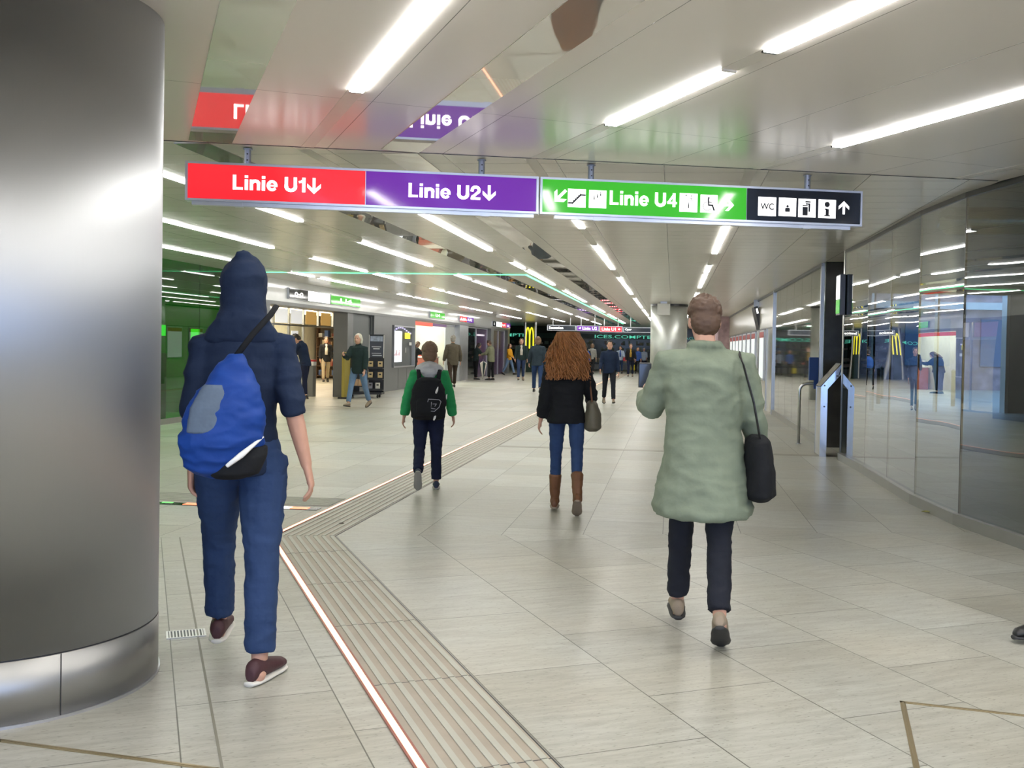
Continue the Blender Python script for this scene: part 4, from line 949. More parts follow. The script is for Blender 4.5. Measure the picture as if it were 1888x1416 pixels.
def person(name, label, loc, yaw, h=1.75, legs=((0,0,2,0),(0,0,2,0)), arms=((0,8,12,0),(0,8,12,0)), lean=2, head=(0,0), toe=(0,0),
           top='jacket', top_m=None, leg_m=None, shoe_m=None, sole_m=None, hair='short', hair_m=None, skin=None, build_=1.0, head_s=1.0,
           voxel=.014, hands=True, sleeve=1.0, hem=.84, flare=1.0, boots=False, face=True, collar=None, seed=1, vneck=None, group=None, legw=1.0, feet_fix=None):
    skin=skin or M_skin; sole_m=sole_m or M_white
    near=voxel<.012
    root=thing('person',label,'person',loc,yaw,group,h/1.75)
    P=Vector((0,0,.95)); RL=Rx(-lean)
    LG=[leg_chain(-1,*legs[0]),leg_chain(1,*legs[1])]
    zmin=min(an.z+min((-.09*u.z-.075*f.z),(-.09*u.z+.19*f.z)) for _,_,an,f,u in LG)
    DZ=Vector((0,0,-zmin))
    LG=[(hp+DZ,kn+DZ,an+DZ,f,u) for hp,kn,an,f,u in LG]
    def U(v): return P+RL@(Vector(v)-P)+DZ
    X=Vector((1,0,0)); Y=Vector((0,1,0))
    # ---- arms
    ARM=[]
    for s,(fw,ab,el,inw) in zip((-1,1),arms):
        sh=U((s*.168*build_,0,1.385)); f=math.radians(fw); a=math.radians(ab)
        d=Vector((s*math.sin(a),math.sin(f)*math.cos(a),-math.cos(f)*math.cos(a))).normalized(); e=sh+d*.285
        f2=math.radians(fw+el); i2=math.radians(inw)
        d2=Vector((s*(math.sin(a)*.5)-s*math.sin(i2),math.sin(f2),-math.cos(f2))).normalized(); w=e+d2*.25
        ARM.append((sh,e,w,d2,s))
    b=MB()
    # trunk under the clothes, neck and head in one surface
    def ring(z,hw,hd,y=0): return (U((0,y,z)),RL@Vector((hw,0,0)),RL@Vector((0,hd,0)))
    b.loft([ring(.86,.10,.08),ring(.92,.145,.10),ring(1.05,.13,.09),ring(1.25,.15,.10,.0),ring(1.38,.15,.085),ring(1.44,.09,.065),ring(1.455,.05,.05)],16)
    nk=U((0,.0,1.47)); HR=RL@Rz(head[0])@Rx(head[1]); hc=nk+HR@Vector((0,.02,.135*head_s))
    b.limb([U((0,-.01,1.40)),nk,nk+(hc-nk)*.5],[.06,.054,.052],n=12)
    def hr(z,hw,hd,y): return (hc+HR@Vector((0,y,z))*head_s,HR@Vector((hw*head_s,0,0)),HR@Vector((0,hd*head_s,0)))
    b.loft([hr(-.118,.022,.025,.05),hr(-.10,.042,.05,.035),hr(-.06,.058,.078,.012),hr(-.01,.070,.090,.002),hr(.04,.075,.096,-.004),hr(.08,.067,.086,-.006),hr(.105,.045,.058,-.006),hr(.117,.015,.02,-.006)],18)
    if face:
        b.limb([hc+HR@Vector((0,.085,.02))*head_s,hc+HR@Vector((0,.108,-.025))*head_s],[.009,.014],n=8)
        b.limb([hc+HR@Vector((-.02,.088,-.062))*head_s,hc+HR@Vector((.02,.088,-.062))*head_s],[.008,.008],n=8)
    for s in (-1,1): b.ball(hc+HR@Vector((s*.076,-.008,-.01))*head_s,(.012,.02,.032),8,6)
    for sh,e,w,d,s in ARM:
        b.limb([sh,sh.lerp(e,.5),e,e.lerp(w,.4),w],[.05*build_,.046*build_,.038,.036,.024],n=10)
        if hands:
            nrm=(Vector((-s,0,0))-d*d.dot(Vector((-s,0,0)))).normalized(); sd=d.cross(nrm).normalized()
            if sd.y*1>0 or (abs(sd.y)<.2 and sd.z>0): pass
            else: sd=-sd       # the side of the thumb
            pc=[(w,sd*.026,nrm*.019),(w+d*.035,sd*.034,nrm*.017),(w+d*.085,sd*.042,nrm*.014),(w+d*.095,sd*.036,nrm*.010)]
            b.loft(pc,12)
            for i,(ln,off) in enumerate(((.072,.030),(.080,.010),(.074,-.011),(.058,-.030))):
                q=w+d*.086+sd*off; ang=math.radians(18+i*4); pts=[q]; dd=d.copy(); 
                for k in range(3):
                    dd=(dd*math.cos(ang)+nrm*math.sin(ang)).normalized(); q=q+dd*ln*(.42,.32,.26)[k]; pts.append(q)
                b.limb(pts,[.0092,.0088,.008,.0068],n=8)
            q=w+d*.03+sd*.026; t1=q+d*.03+sd*.026+nrm*.012; t2=t1+d*.028+sd*.006+nrm*.008
            b.limb([q,t1,t2],[.014,.0105,.008],n=8)
    for hp,kn,an,f,u in LG:
        b.limb([hp,(hp+kn)/2,kn,kn.lerp(an,.35),an],[.075,.068,.05,.048,.034],n=10)
        b.limb([an-f*.045-u*.055,an+f*.06-u*.05,an+f*.15-u*.065],[.03,(.033,.028),(.034,.016)],n=10)
    body=remeshed('body',b,voxel if not near else voxel*.62,3 if near else 2,skin,root)
    # ---- trousers
    if leg_m:
        b=MB()
        b.loft([(Vector((0,0,.84))+DZ,X*.11,Y*.085),(Vector((0,0,.88))+DZ,X*.165*legw,Y*.115),(Vector((0,-.01,.95))+DZ,X*.165,Y*.12),(U((0,0,1.03)),X*.142,Y*.105)],16)
        for hp,kn,an,f,u in LG:
            en=kn.lerp(an,.45 if boots else .93)
            b.limb([hp+Vector((0,0,-.01)),(hp+kn)/2,kn,kn.lerp(an,.4),en],[(.098*legw,.10),.087*legw,.066*legw,.062*legw,.058*legw],n=12,cap=False)
        remeshed('trousers',b,voxel,2,leg_m,root,fold=.006 if near else .003,fscale=8,seed=seed)
    # ---- shoes
    for i,(hp,kn,an,f,u) in enumerate(LG):
        F=Rz(toe[i])@f; x=F.cross(u).normalized()
        A0=an.copy()
        b=MB(); prof=((-.078,.020,.030,.045),(-.055,.034,.044,.044),(0,.040,.046,.040),(.06,.041,.036,.034),(.12,.046,.028,.026),(.165,.040,.022,.022),(.19,.020,.012,.020))
        b.loft([(A0+F*s+u*(-.09+.014+hh),x*w,u*hh) for s,w,hh,_ in prof],14)
        if boots: b.limb([A0-u*.03,A0+u*.02,kn.lerp(an,.6),kn.lerp(an,.42)],[.048,.047,.056,.062],n=12)
        so=remeshed('boot' if boots else 'shoe',b,.007 if near else voxel*.8,1,shoe_m,root,fold=.004 if boots else 0)
        b=MB(); b.loft([(A0+F*s+u*(-.09+.011),x*(w+.005),u*.011) for s,w,hh,_ in ((-.084,.018,0,0),)+prof+((.198,.012,0,0),)],14)
        b.build('sole',sole_m,so,True)
    # ---- upper garment
    infl=.022 if top in('jacket','coat') else .012
    w=build_
    b=MB()
    R=[]
    fd=flare*(1.35 if hem<.75 else 1)
    if hem<.9: R+=[(hem-.0,.165*flare+infl,.125*fd+infl),(hem+.03,.17*flare+infl,.13*fd+infl)]
    if hem<.75: R+=[(.85,.165*(1+(flare-1)*.5)+infl,.145*(1+(flare-1)*.4)+infl)]
    R+=[(.98,.152*w+infl,.112*w+infl),(1.10,.146*w+infl,.108*w+infl),(1.25,.168*w+infl,.116*w+infl),(1.35,.170*w+infl,.108*w+infl),(1.405,.140*w+infl,.092+infl),(1.44,.095*w+infl*.5,.075),(1.47,.066,.062),(1.50,.058,.058)]
    R=[r for r in R if r[0]>=hem-.001]
    rings=[]
    for z,hw,hd in R:
        c=U((0,0,z)) if z>.95 else Vector((0,0,z))+DZ; rings.append((c,(RL@X)*hw,(RL@Y)*hd if z>.95 else Y*hd))
    b.loft(rings,20)
    for sh,e,wr,d,s in ARM:
        end=e.lerp(wr,sleeve-1) if sleeve>1 else sh.lerp(e,sleeve)
        if sleeve>1: b.limb([U((s*.10,0,1.385)),sh,sh.lerp(e,.5),e,e.lerp(wr,(sleeve-1)*.5),end],[.045+infl,.052+infl,.050+infl,.045+infl,.042+infl,.036+infl*.8],n=12,cap=False)
        else: b.limb([U((s*.10,0,1.385)),sh,sh.lerp(end,.5),end],[.045+infl,.052+infl,.052+infl,.05+infl],n=12,cap=False)
    if collar:
        for k in range(12):
            q0=2*PI*k/12; b.ball(nk+Vector((math.cos(q0)*.07,math.sin(q0)*.065-.008,.005)),(.026,.026,.03),8,5)
    gm={'jacket':'jacket','coat':'coat','sweater':'sweater','shirt':'shirt'}[top]
    g=remeshed(gm,b,voxel,2,top_m,root,fold=.011 if (near and top=='coat') else .008 if near else .004,fscale=6 if near else 9,seed=seed)
    if vneck:
        b=MB(); b.loft([(U((0,.085+infl,1.05)),X*.055,Y*.045),(U((0,.095+infl,1.25)),X*.06,Y*.035),(U((0,.07+infl,1.40)),X*.05,Y*.03),(U((0,.04+infl,1.46)),X*.03,Y*.02)],12)
        b.build('shirt_front',vneck,root,True)
    # ---- hair
    b=MB(); hl=lambda x,y,z:hc+HR@Vector((x,y,z))*head_s
    HM=HR
    if hair in('short','bob','long','curly'):
        b.ball(hl(0,-.018,.045),(.084*head_s,.098*head_s,.088*head_s),16,10,HM)
        b.ball(hl(0,-.045,-.01),(.080*head_s,.068*head_s,.085*head_s),14,8,HM)
    if hair=='short':
        rr=random.Random(seed)
        for k in range(240 if near else 18):
            q=rr.uniform(0,2*PI); zz=rr.uniform(-.05,1); r=math.sqrt(max(0,1-zz*zz)); y=-.018+.092*r*math.sin(q)
            if y>.055 and zz<.55: continue
            rb=.011 if near else .02; b.ball(hl(.082*r*math.cos(q),y,.042+.092*zz),(rb,rb,rb*1.6),6,4,HM)
    if hair=='bob':
        for s in (-1,1): b.limb([hl(s*.062,-.01,.06),hl(s*.082,-.02,-.02),hl(s*.074,-.02,-.09)],[.032,.034,.026],n=10)
        b.limb([hl(0,-.07,.04),hl(0,-.08,-.05),hl(0,-.075,-.11)],[(.07,.03),(.08,.035),(.075,.025)],n=12)
    if hair=='long':
        b.limb([hl(0,-.06,.05),hl(0,-.09,-.08),hl(0,-.10,-.22)],[(.075,.035),(.09,.04),(.075,.03)],n=12)
        for s in (-1,1): b.limb([hl(s*.062,-.01,.06),hl(s*.085,-.01,-.05),hl(s*.085,-.01,-.19)],[.032,.032,.022],n=10)
    if hair=='curly':
        b.limb([hl(0,-.04,.06),hl(0,-.08,-.06),hl(0,-.10,-.20),hl(0,-.10,-.32)],[(.085,.06),(.12,.075),(.15,.085),(.12,.05)],n=14)
        hm=remeshed('hair',b,.012,2,hair_m,root,fold=.012,fscale=14,seed=3)
        sb=MB(); rr=random.Random(5)
        for k in range(850):
            q=rr.uniform(-PI*.08,PI*1.08); x0=math.cos(q)*.075; y0=-.02-math.sin(q)*.075
            ln=rr.uniform(.22,.45); ph=rr.uniform(0,6.28); amp=rr.uniform(.008,.026); fr=rr.uniform(22,48); sp=rr.uniform(.8,1.15)
            pts=[];rd=[]
            for j in range(12):
                tt=j/11; z=.135-ln*tt*1.05-.01; ex=sp*(1+1.55*tt**.85)
                pts.append(hl(x0*ex+amp*math.sin(fr*z+ph),y0*ex*.85+amp*math.cos(fr*z+ph)-.02*tt,z)); rd.append(.0062*(1-.6*tt)+.0018)
            sb.limb(pts,rd,n=5)
        sb.build('curls',hair_m,hm,True)['kind']='stuff'
    elif hair=='hood':
        b.ball(hl(0,-.025,.03),(.098,.118,.128),16,10,HM); b.limb([hl(0,-.03,-.03),hl(0,-.035,-.10),U((0,-.04,1.46)),U((0,-.03,1.40))],[(.094,.106),(.098,.10),(.125,.085),(.165,.08)],n=14)
        b.ball(U((0,-.085,1.43)),(.10,.04,.045),12,6)
        b.limb([hl(0,-.04,.09),hl(0,-.07,.135)],[.065,.04],n=10)
        remeshed('hood',b,.011,3,top_m,root,fold=.006,fscale=9,seed=2)
    elif hair=='cap':
        b.ball(hl(0,-.01,.055),(.085,.10,.07),14,8,HM); b.limb([hl(0,.08,.045),hl(0,.14,.03)],[(.07,.01),(.05,.008)],n=10)
        remeshed('cap',b,voxel,1,hair_m,root)
    elif hair!='none':
        remeshed('hair',b,.0065 if near else .011,1 if near else 2,hair_m,root,fold=.004,fscale=25,seed=seed)
    if face:
        for s in (-1,1):
            b=MB(); b.ball(hl(s*.030,.086,.012),(.012,.008,.007),8,5,HM); b.build('eye',M_glyph,root,True)
        b=MB(); b.limb([hl(-.022,.095,-.058),hl(.022,.095,-.058)],[.004,.004],n=6); b.build('mouth',mat('lips',(.35,.12,.1),.5),root,True)
    info=dict(root=root,U=lambda v:U(v),ARM=[(a,b_,c,d,s) for a,b_,c,d,s in ARM],LG=LG,dz=DZ,hl=hl,RL=RL)
    return info

C_navy=cloth('navy_cotton',(.015,.026,.058)); C_jeans=cloth('blue_denim',(.028,.055,.135)); C_djeans=cloth('dark_denim',(.03,.05,.12)); C_ljeans=cloth('washed_denim',(.14,.22,.36))
C_black=cloth('black_cloth',(.012,.013,.015)); C_coat=cloth('sage_green_coat',(.19,.225,.165),.75); C_green=cloth('bright_green_jacket',(.03,.30,.10)); C_dknavy=cloth('dark_navy_trousers',(.012,.016,.04))
C_brownj=cloth('brown_jacket',(.10,.085,.06)); C_olive=cloth('olive_jacket',(.19,.20,.13)); C_dgreen=cloth('dark_green_jacket',(.02,.035,.035)); C_beige=cloth('beige_trousers',(.33,.27,.18))
C_gold=cloth('mustard_top',(.45,.28,.05)); C_orange=cloth('orange_top',(.62,.30,.02)); C_white=cloth('white_shirt',(.62,.58,.52)); C_grey=cloth('grey_shirt',(.25,.25,.23)); C_blue=cloth('mid_blue_top',(.04,.09,.30)); C_lblue=cloth('pale_blue_top',(.35,.42,.55)); C_red=cloth('red_cloth',(.5,.06,.08))
H_brown=mat('brown_hair',(.09,.05,.03),.6,noise_scale=40); H_dark=mat('dark_hair',(.02,.015,.012),.5); H_auburn=mat('auburn_hair',(.36,.145,.045),.5,0,.5,.3,14); H_white=mat('white_hair',(.65,.62,.52),.6); H_lbrown=mat('light_brown_hair',(.17,.10,.055),.6,noise_scale=40); H_grey=mat('grey_hair',(.28,.26,.22),.6)
L_brown=mat('brown_leather',(.16,.065,.025),.55,noise_amt=.2); L_black=mat('black_leather',(.015,.015,.016),.35); L_burg=mat('burgundy_canvas',(.06,.02,.025),.6); L_tan=mat('tan_suede',(.28,.22,.16),.7)
S_dark=mat('dark_rubber_sole',(.03,.03,.03),.6); S_white=mat('white_rubber_sole',(.70,.68,.62),.5)

def sack_mb(rings, n=18):
    b=MB(); b.loft([(Vector(c),Vector((hw,0,0)),Vector((0,hd,0))) for c,hw,hd in rings],n); return b
def held(pinfo, name, label, cat, at):
    r=pinfo['root']; T=Matrix.Translation(r.location)@Matrix.Rotation(r.rotation_euler.z,4,'Z')@Matrix.Scale(r.scale.x,4)
    return thing(name,label,cat,T@Vector(at),r.rotation_euler.z,None,r.scale.x)

# ---- hooded walker
p=person('person','walker in a dark navy hood and jeans beside the steel column, seen from behind',(-1.40,4.68,0),.15,1.885,
  legs=((27,10,3,4),(-9,0,1,0)),arms=((-6,7,20,0),(-18,12,22,-8)),lean=3,toe=(0,-22),top='sweater',top_m=C_navy,leg_m=C_jeans,shoe_m=L_burg,sole_m=S_white,hair='hood',
  build_=.93,voxel=.0105,sleeve=1.12,hem=.84,seed=4,legw=1.08,face=True)
t=held(p,'drawstring_bag','blue drawstring bag with grey patch on the back of the hooded walker','bag',(-.02,-.16,.86))
mb=sack_mb([((-.03,-.06,-.01),.06,.03),((-.03,-.085,.02),.125,.07),((-.02,-.095,.13),.168,.095),((-.005,-.09,.25),.155,.09),((.01,-.075,.36),.11,.07),((.02,-.06,.45),.05,.04),((.025,-.05,.48),.03,.025)])
remeshed('sack',mb,.008,3,cloth('royal_blue_nylon',(.010,.05,.26),.55,.3),t,fold=.008,fscale=9,seed=6)
mb=MB(); mb.loft([((-.07,-.150,.17),Vector((.075,0,0)),Vector((0,.034,0))),((-.06,-.152,.27),Vector((.07,0,0)),Vector((0,.034,0))),((-.04,-.13,.36),Vector((.045,0,0)),Vector((0,.03,0)))],12)
remeshed('patch',mb,.008,2,cloth('grey_patch',(.12,.16,.22)),t)
mb=MB(); mb.limb([(.02,-.195,.05),(.07,-.185,.09),(.12,-.145,.135),(.145,-.115,.155)],[(.008,.006),(.012,.006),(.007,.005),(.003,.003)],n=8); mb.build('white_stripe',M_white,t,True)
mb=MB()
mb.limb([(.02,-.055,.46),(.09,-.05,.56),(.155,-.02,.64),(.17,.06,.68)],[(.012,.005)]*4,n=8)
mb.build('strap',C_black,t,True); mb=MB(); mb.limb([(-.15,-.06,.05),(-.19,.03,.10)],[.006]*2,n=6); mb.build('cord',C_black,t,True)
mb=sack_mb([((.01,-.09,-.015),.05,.03),((.03,-.1,.01),.10,.07),((.07,-.095,.08),.09,.065),((.10,-.08,.12),.06,.05)]); remeshed('black_base',mb,.009,2,C_black,t)

# ---- man in the long sage coat
p=person('person','walker in a long sage green coat in the right foreground, seen from behind',(.80,5.42,0),-.06,1.775,
  legs=((17,6,1,4),(-13,17,-2,-32)),arms=((18,16,88,4),(4,12,22,-6)),lean=4,toe=(0,-8),head=(4,-12),top='coat',top_m=C_coat,leg_m=cloth('charcoal_trousers',(.018,.02,.028)),shoe_m=L_tan,sole_m=S_dark,
  hair='short',hair_m=H_brown,build_=1.16,voxel=.0115,sleeve=1.9,hem=.60,flare=1.42,collar=1,seed=9)
t=held(p,'shoulder_bag','black shoulder bag at the right hip of the sage coat walker','bag',(.27,-.02,.72))
mb=sack_mb([((0,0,0),.06,.15),((.01,0,.03),.085,.19),((.01,0,.16),.08,.19),((0,0,.30),.06,.17),((0,0,.33),.03,.13)]); remeshed('bag_body',mb,.010,3,C_black,t,fold=.006,seed=2)
mb=MB(); mb.limb([(.0,.12,.30),(-.04,.14,.5),(-.09,.10,.68),(-.10,.0,.74),(-.09,-.10,.68),(-.04,-.13,.5),(0,-.12,.30)],[(.006,.018)]*7,n=8); mb.build('strap',L_black,t,True)
A=p['ARM'][0]; t=held(p,'mobile_phone','dark phone held out in the left hand of the sage coat walker','phone',A[2]+A[3]*.10+Vector((.0,.0,.03)))
mb=MB(); mb.bbox(-.035,.035,-.006,.006,-.02,.12,.004); mb.build('case',M_black,t)
mb=MB(); mb.box(-.031,.031,-.0075,-.006,-.012,.112); mb.build('screen',mat('phone_screen',(.05,.06,.08),.1),t)

# ---- woman with long curly hair
p=person('person','walker with long curly auburn hair, black jacket and brown boots',(.14,9.45,0),-.02,1.63,
  legs=((7,3,1,0),(-18,14,2,-38)),arms=((-6,10,20,-6),(14,16,58,8)),lean=3,top='jacket',top_m=C_black,leg_m=C_jeans,shoe_m=L_brown,sole_m=L_tan,
  hair='curly',hair_m=H_auburn,build_=.95,voxel=.0115,sleeve=1.9,hem=.845,seed=12,boots=True,legw=.86)
t=held(p,'handbag','olive brown handbag at the right hip of the auburn haired walker','bag',(.245,-.02,.80))
mb=sack_mb([((0,0,0),.06,.13),((.01,0,.03),.085,.17),((.01,0,.16),.08,.17),((0,0,.27),.05,.14),((0,0,.29),.03,.1)]); remeshed('bag_body',mb,.010,3,mat('olive_leather',(.13,.115,.08),.6),t,fold=.005)
mb=MB(); mb.limb([(0,.10,.27),(-.02,.09,.42),(-.02,.0,.48),(-.02,-.09,.42),(0,-.10,.27)],[.008]*5,n=8); mb.build('handle',L_brown,t,True)

# ---- boy
p=person('person','boy in a bright green jacket with pale hood, black backpack, dark trousers',(-1.27,10.72,0),.10,1.50,
  legs=((-6,46,1,-58),(3,0,1,0)),arms=((-4,17,14,-2),(4,17,14,-2)),lean=3,top='jacket',top_m=C_green,leg_m=C_dknavy,shoe_m=mat('navy_shoe',(.02,.03,.06),.6),sole_m=mat('grey_sole',(.30,.29,.26),.7),
  hair='short',hair_m=H_lbrown,build_=.98,head_s=1.12,voxel=.0115,sleeve=1.95,hem=.86,seed=15,hands=True,legw=1.05)
b=MB(); U=p['U']; b.limb([U((-.13,-.06,1.44)),U((0,-.10,1.47)),U((.13,-.06,1.44))],[.05,.06,.05],n=12); b.limb([U((-.11,.02,1.47)),U((0,-.06,1.50)),U((.11,.02,1.47))],[.04,.05,.04],n=12)
b.loft([(U((0,-.11,1.33)),Vector((.05,0,0)),Vector((0,.03,0))),(U((0,-.12,1.40)),Vector((.11,0,0)),Vector((0,.05,0))),(U((0,-.08,1.49)),Vector((.10,0,0)),Vector((0,.06,0)))],12)
remeshed('hood',b,.010,3,cloth('pale_grey_hood',(.5,.5,.5)),p['root'],fold=.008,fscale=12)
t=held(p,'backpack','black backpack with a shield emblem and white marks on the boy','backpack',(0,-.17,.88))
mb=sack_mb([((0,-.07,-.02),.14,.06),((0,-.085,.01),.20,.09),((0,-.10,.18),.215,.115),((0,-.09,.34),.195,.10),((0,-.07,.45),.145,.075),((0,-.06,.48),.09,.045)]); remeshed('pack',mb,.009,3,C_black,t,fold=.005,seed=8)
mb=sack_mb([((0,-.17,.03),.12,.03),((0,-.185,.08),.14,.045),((0,-.185,.20),.14,.045),((0,-.175,.25),.11,.03)]); remeshed('front_pocket',mb,.009,3,C_black,t)
M_em=mat('pale_emblem_print',(.33,.33,.35),.5)
mb=MB(); Me=Matrix.Translation((.06,-.222,.155))@Matrix.Rotation(.25,4,'Y')@SIGNM
mb.line([(-.075,.06),(-.03,.07),(.05,.085),(.075,.07),(.07,0),(.03,-.06),(-.03,-.07),(-.07,-.02)],.007,0,.006,Me,True)
mb.line([(-.03,.035),(-.02,-.035),(.03,-.03)],.007,0,.006,Me); mb.line([(-.01,.02),(.03,.03),(.02,-.0)],.006,0,.006,Me); mb.build('emblem',M_em,t)
for x,z,y in ((.10,.33,-.19),(.08,.015,-.195),(.205,.24,-.10)):
    mb=MB(); mb.limb([(x-.012,y+.01,z-.03),(x,y,z),(x+.012,y+.012,z+.045)],[(.010,.005),(.014,.006),(.004,.003)],n=8); mb.build('white_mark',M_white,t,True)
for s in (-1,1):
    mb=MB(); mb.limb([(s*.11,-.03,.44),(s*.125,.08,.56),(s*.135,.17,.60)],[(.026,.012)]*3,n=8); mb.build('strap',C_black,t,True)

# ---- everyone further off
def fl(u,v): p=floor_at(u,v); return (p.x,p.y,0)
def toward(u,v,turn=0): p=floor_at(u,v); return -(math.atan2(p.x,p.y)+PI+math.radians(turn))
def away(u,v,turn=0): p=floor_at(u,v); return -(math.atan2(p.x,p.y)+math.radians(turn))
WL=((20,5,2,6),(-16,14,2,-22)); WR=((-16,14,2,-22),(20,5,2,6)); ST=((2,0,3,0),(-2,0,3,0)); SWL=((18,8,4,0),(-14,8,12,0)); SWR=((-14,8,12,0),(18,8,4,0))
FAR=.016
person('person','white haired person in a dark green jacket and pale jeans walking near the brochure rack',fl(660,752),toward(660,752,28),1.74,legs=WR,arms=((6,8,15,0),(35,8,75,14)),top='jacket',top_m=C_dgreen,leg_m=C_ljeans,shoe_m=L_tan,sole_m=S_dark,hair='bob',hair_m=H_white,voxel=.012,sleeve=1.9,hem=.80,seed=21,legw=1.0)
q=person('person','dark haired man in navy jacket bending over beside the ticket validator',fl(562,735),away(562,735,-70),1.80,legs=((-4,0,3,0),(6,0,3,0)),arms=((45,8,55,10),(45,8,55,10)),head=(0,-35),lean=14,top='jacket',top_m=C_navy,leg_m=C_dknavy,shoe_m=L_black,sole_m=S_dark,hair='short',hair_m=H_dark,voxel=.012,sleeve=1.9,seed=22)
person('person','man in a black jacket, pale scarf and beige trousers inside the first shop doorway',fl(600,705),toward(600,705,-8),1.74,legs=WR,arms=((0,8,20,0),(0,8,20,0)),top='jacket',top_m=C_black,leg_m=C_beige,shoe_m=L_black,sole_m=S_dark,hair='short',hair_m=H_dark,voxel=FAR,sleeve=1.9,hem=.78,seed=23,vneck=C_white)
person('person','man in dark top and blue jeans just behind the black jacketed man',tuple(W1(-13.0,40.2)),toward(616,700,10),1.68,legs=WL,arms=((30,8,60,8),(20,8,60,8)),top='sweater',top_m=C_navy,leg_m=C_jeans,shoe_m=L_black,sole_m=S_dark,hair='short',hair_m=H_brown,voxel=FAR,sleeve=1.5,seed=24)
person('person','person in black half hidden behind the man in blue jeans',tuple(W1(-12.3,39.6)),toward(627,699,-10),1.62,legs=ST,top='jacket',top_m=C_black,leg_m=C_black,shoe_m=L_black,sole_m=S_dark,hair='bob',hair_m=H_brown,voxel=FAR,sleeve=1.9,seed=25)
person('person','person in dark clothes looking down at the counter behind the boy',tuple(W1(-9.75,38.5)),away(773,706,60),1.66,legs=ST,arms=((45,8,60,10),(45,8,60,10)),head=(0,-28),lean=8,top='jacket',top_m=C_black,leg_m=C_black,shoe_m=L_black,sole_m=S_dark,hair='long',hair_m=H_brown,voxel=FAR,sleeve=1.9,seed=26)
person('person','man in a brown jacket walking away in front of the second shop',fl(834,716),away(834,716,-12),1.84,legs=WR,arms=((5,12,20,0),(-5,12,20,0)),top='jacket',top_m=C_brownj,leg_m=cloth('brown_trousers',(.05,.035,.025)),shoe_m=L_black,sole_m=S_dark,hair='short',hair_m=H_grey,voxel=FAR,sleeve=1.9,hem=.76,seed=27,build_=1.1)
person('person','dark haired woman in black looking down at something, left of the umbrella',fl(877,700),away(877,700,68),1.66,legs=ST,arms=((40,6,60,8),(40,6,60,8)),head=(0,-32),lean=5,top='jacket',top_m=C_dgreen,leg_m=C_black,shoe_m=L_black,sole_m=S_dark,hair='bob',hair_m=H_dark,voxel=FAR,sleeve=1.9,seed=28)
q=person('person','balding man in an olive jacket facing left, holding the umbrella',fl(905,701),away(905,701,-65),1.76,legs=ST,arms=((30,6,45,8),(35,6,40,8)),head=(0,-25),lean=4,top='jacket',top_m=C_olive,leg_m=C_black,shoe_m=L_black,sole_m=S_dark,hair='short',hair_m=H_brown,voxel=FAR,sleeve=1.9,hem=.78,seed=29,build_=1.1)
P=floor_at(890,703); t=thing('umbrella','folded white and dark green umbrella held point down between the two people','umbrella',(P.x,P.y,.04),.0)
for k in range(8):
    a0=k*PI/4; mb=MB(); r0,r1=.17,.012
    mb.prism([(.0,.0),(r0*math.cos(a0),r0*math.sin(a0)),(r0*math.cos(a0+PI/4)*1.0,r0*math.sin(a0+PI/4))],0,1)
    vs=[(.012*math.cos(a0),.012*math.sin(a0),.05),(.012*math.cos(a0+PI/4),.012*math.sin(a0+PI/4),.05),(r0*math.cos(a0+PI/4),r0*math.sin(a0+PI/4),.72),(r0*math.cos(a0),r0*math.sin(a0),.72),(0,0,.82),(.0,.0,.06)]
    mb=MB(); mb.add(vs,[(0,1,2,3),(3,2,4),(0,3,4,5),(1,5,4,2),(0,5,1)]); mb.build('canopy_panel',C_white if k%2 else C_dgreen,t)
mb=MB(); mb.cyl((0,0),.006,0,.95,8); mb.build('shaft',M_steel,t); mb=MB(); mb.cyl((0,0),.016,.90,1.05,10); mb.build('handle',M_black,t)
person('person','woman in an orange top and pale jeans with a dark bag, far left of centre',fl(938,692),toward(938,692,-60),1.64,legs=WL,arms=((10,8,20,0),(20,8,40,0)),top='sweater',top_m=C_orange,leg_m=C_ljeans,shoe_m=L_black,sole_m=S_dark,hair='long',hair_m=H_brown,voxel=FAR,sleeve=1.9,seed=31)
person('person','man in an open dark jacket over a white shirt walking towards the camera',fl(960,702),toward(960,702,-4),1.86,legs=WR,arms=((0,10,14,0),(0,10,14,0)),top='jacket',top_m=C_dgreen,leg_m=C_djeans,shoe_m=L_tan,sole_m=S_dark,hair='bob',hair_m=H_brown,voxel=FAR,sleeve=1.9,seed=32,vneck=C_white)
person('person','person in dark denim walking away, just left of the auburn curls',fl(990,725),away(990,725,4),1.84,legs=WL,arms=((10,14,20,0),(-10,14,20,0)),top='jacket',top_m=cloth('slate_jacket',(.03,.045,.06)),leg_m=C_jeans,shoe_m=L_black,sole_m=S_dark,hair='bob',hair_m=H_lbrown,voxel=.014,sleeve=1.9,seed=33)
person('person','man in a navy sweater and dark trousers walking towards the camera',fl(1122,745),toward(1122,745,-3),1.71,legs=WL,arms=((-4,10,10,0),(12,10,30,0)),top='sweater',top_m=C_navy,leg_m=cloth('charcoal_trousers',(.018,.02,.028)),shoe_m=L_tan,sole_m=S_dark,hair='short',hair_m=H_dark,voxel=.013,sleeve=1.9,seed=34,build_=1.08)
q=person('person','person in a grey shirt walking away behind the navy sweater man',fl(1091,690),away(1091,690,10),1.74,legs=WL,top='shirt',top_m=C_grey,leg_m=C_black,shoe_m=L_black,sole_m=S_dark,hair='bob',hair_m=H_lbrown,voxel=.018,sleeve=1.6,seed=35)
q=person('person','person with a bright blue pack right beside the auburn curls, walking away',fl(1078,706),away(1078,706,0),1.66,legs=WR,top='jacket',top_m=C_black,leg_m=C_black,shoe_m=L_black,sole_m=S_dark,hair='short',hair_m=H_dark,voxel=.016,sleeve=1.9,seed=36)
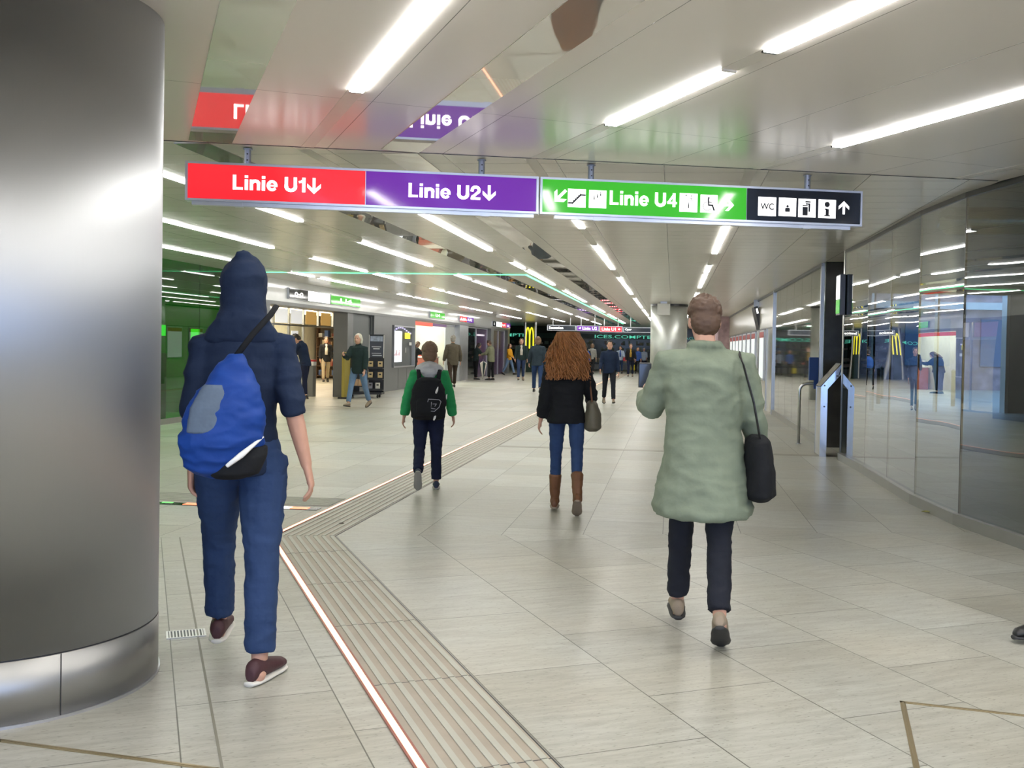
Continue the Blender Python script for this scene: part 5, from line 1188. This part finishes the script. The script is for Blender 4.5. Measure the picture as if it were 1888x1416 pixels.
t=held(q,'backpack','bright blue backpack partly hidden by the auburn curls','backpack',(0.05,-.15,.92))
mb=sack_mb([((0,-.07,.0),.12,.06),((0,-.10,.10),.19,.11),((0,-.09,.36),.18,.10),((0,-.06,.50),.10,.05)]); remeshed('pack',mb,.014,2,cloth('bright_blue_nylon',(.02,.10,.50)),t)
q=person('person','person in blue with a pale shawl right behind the navy sweater man',fl(1143,689),toward(1143,689,0),1.64,legs=WR,arms=((15,14,60,8),(5,14,30,0)),top='jacket',top_m=C_lblue,leg_m=C_jeans,shoe_m=L_black,sole_m=S_dark,hair='bob',hair_m=H_dark,voxel=.018,sleeve=1.9,seed=37,vneck=C_blue)
t=held(q,'shopping_bag','red and turquoise bag held beside the mustard vest man','bag',(-.30,.12,.80)); mb=sack_mb([((0,0,0),.10,.05),((0,0,.05),.13,.07),((0,0,.28),.12,.05)]); remeshed('bag_body',mb,.014,1,C_red,t); mb=MB(); mb.limb([(-.08,0,.27),(-.04,0,.42),(.04,0,.42),(.08,0,.27)],[.01]*4,n=6); mb.build('handle',C_lblue,t)
person('person','man in a mustard vest with black sleeves walking towards the camera',fl(1162,695),toward(1162,695,0),1.74,legs=WR,arms=((5,14,30,0),(0,10,12,0)),top='jacket',top_m=C_black,leg_m=C_dknavy,shoe_m=L_tan,sole_m=S_dark,hair='short',hair_m=H_lbrown,voxel=.018,sleeve=1.9,seed=38,vneck=C_gold)
q=person('person','person in a blue top right of the mustard vest man',fl(1175,689),toward(1175,689,0),1.58,legs=WL,arms=((0,8,15,0),(0,8,15,0)),top='sweater',top_m=C_blue,leg_m=C_black,shoe_m=L_black,sole_m=S_dark,hair='bob',hair_m=H_lbrown,voxel=.018,sleeve=1.5,seed=39)
t=held(q,'shopping_bag','yellow shopping bag hanging from the hand of the blue top person','bag',(.30,.05,.22)); mb=sack_mb([((0,0,0),.12,.05),((0,0,.05),.15,.07),((0,0,.36),.12,.05)]); remeshed('bag_body',mb,.014,1,cloth('yellow_plastic',(.6,.5,.04),.5),t); mb=MB(); mb.limb([(-.06,0,.35),(-.03,0,.52),(.03,0,.52),(.06,0,.35)],[.01]*4,n=6); mb.build('handle',cloth('yellow_plastic',(.6,.5,.04)),t)
person('person','person in a white cap and pale top, last before the far pillar',fl(1187,687),toward(1187,687,10),1.56,legs=WR,arms=((10,10,40,8),(5,10,20,0)),top='shirt',top_m=C_lblue,leg_m=C_dknavy,shoe_m=L_black,sole_m=S_dark,hair='cap',hair_m=C_white,voxel=.018,sleeve=1.4,seed=40)
person('person','person in black partly out of frame at the right edge, only a shoe toe in',(2.79,5.6,0),-PI*1.417,1.76,legs=((16,4,2,0),(-14,12,2,-16)),arms=((-16,6,4,0),(-16,6,4,0)),top='jacket',top_m=C_black,leg_m=C_black,shoe_m=L_black,sole_m=S_dark,hair='short',hair_m=H_dark,voxel=.0115,sleeve=1.9,seed=41)
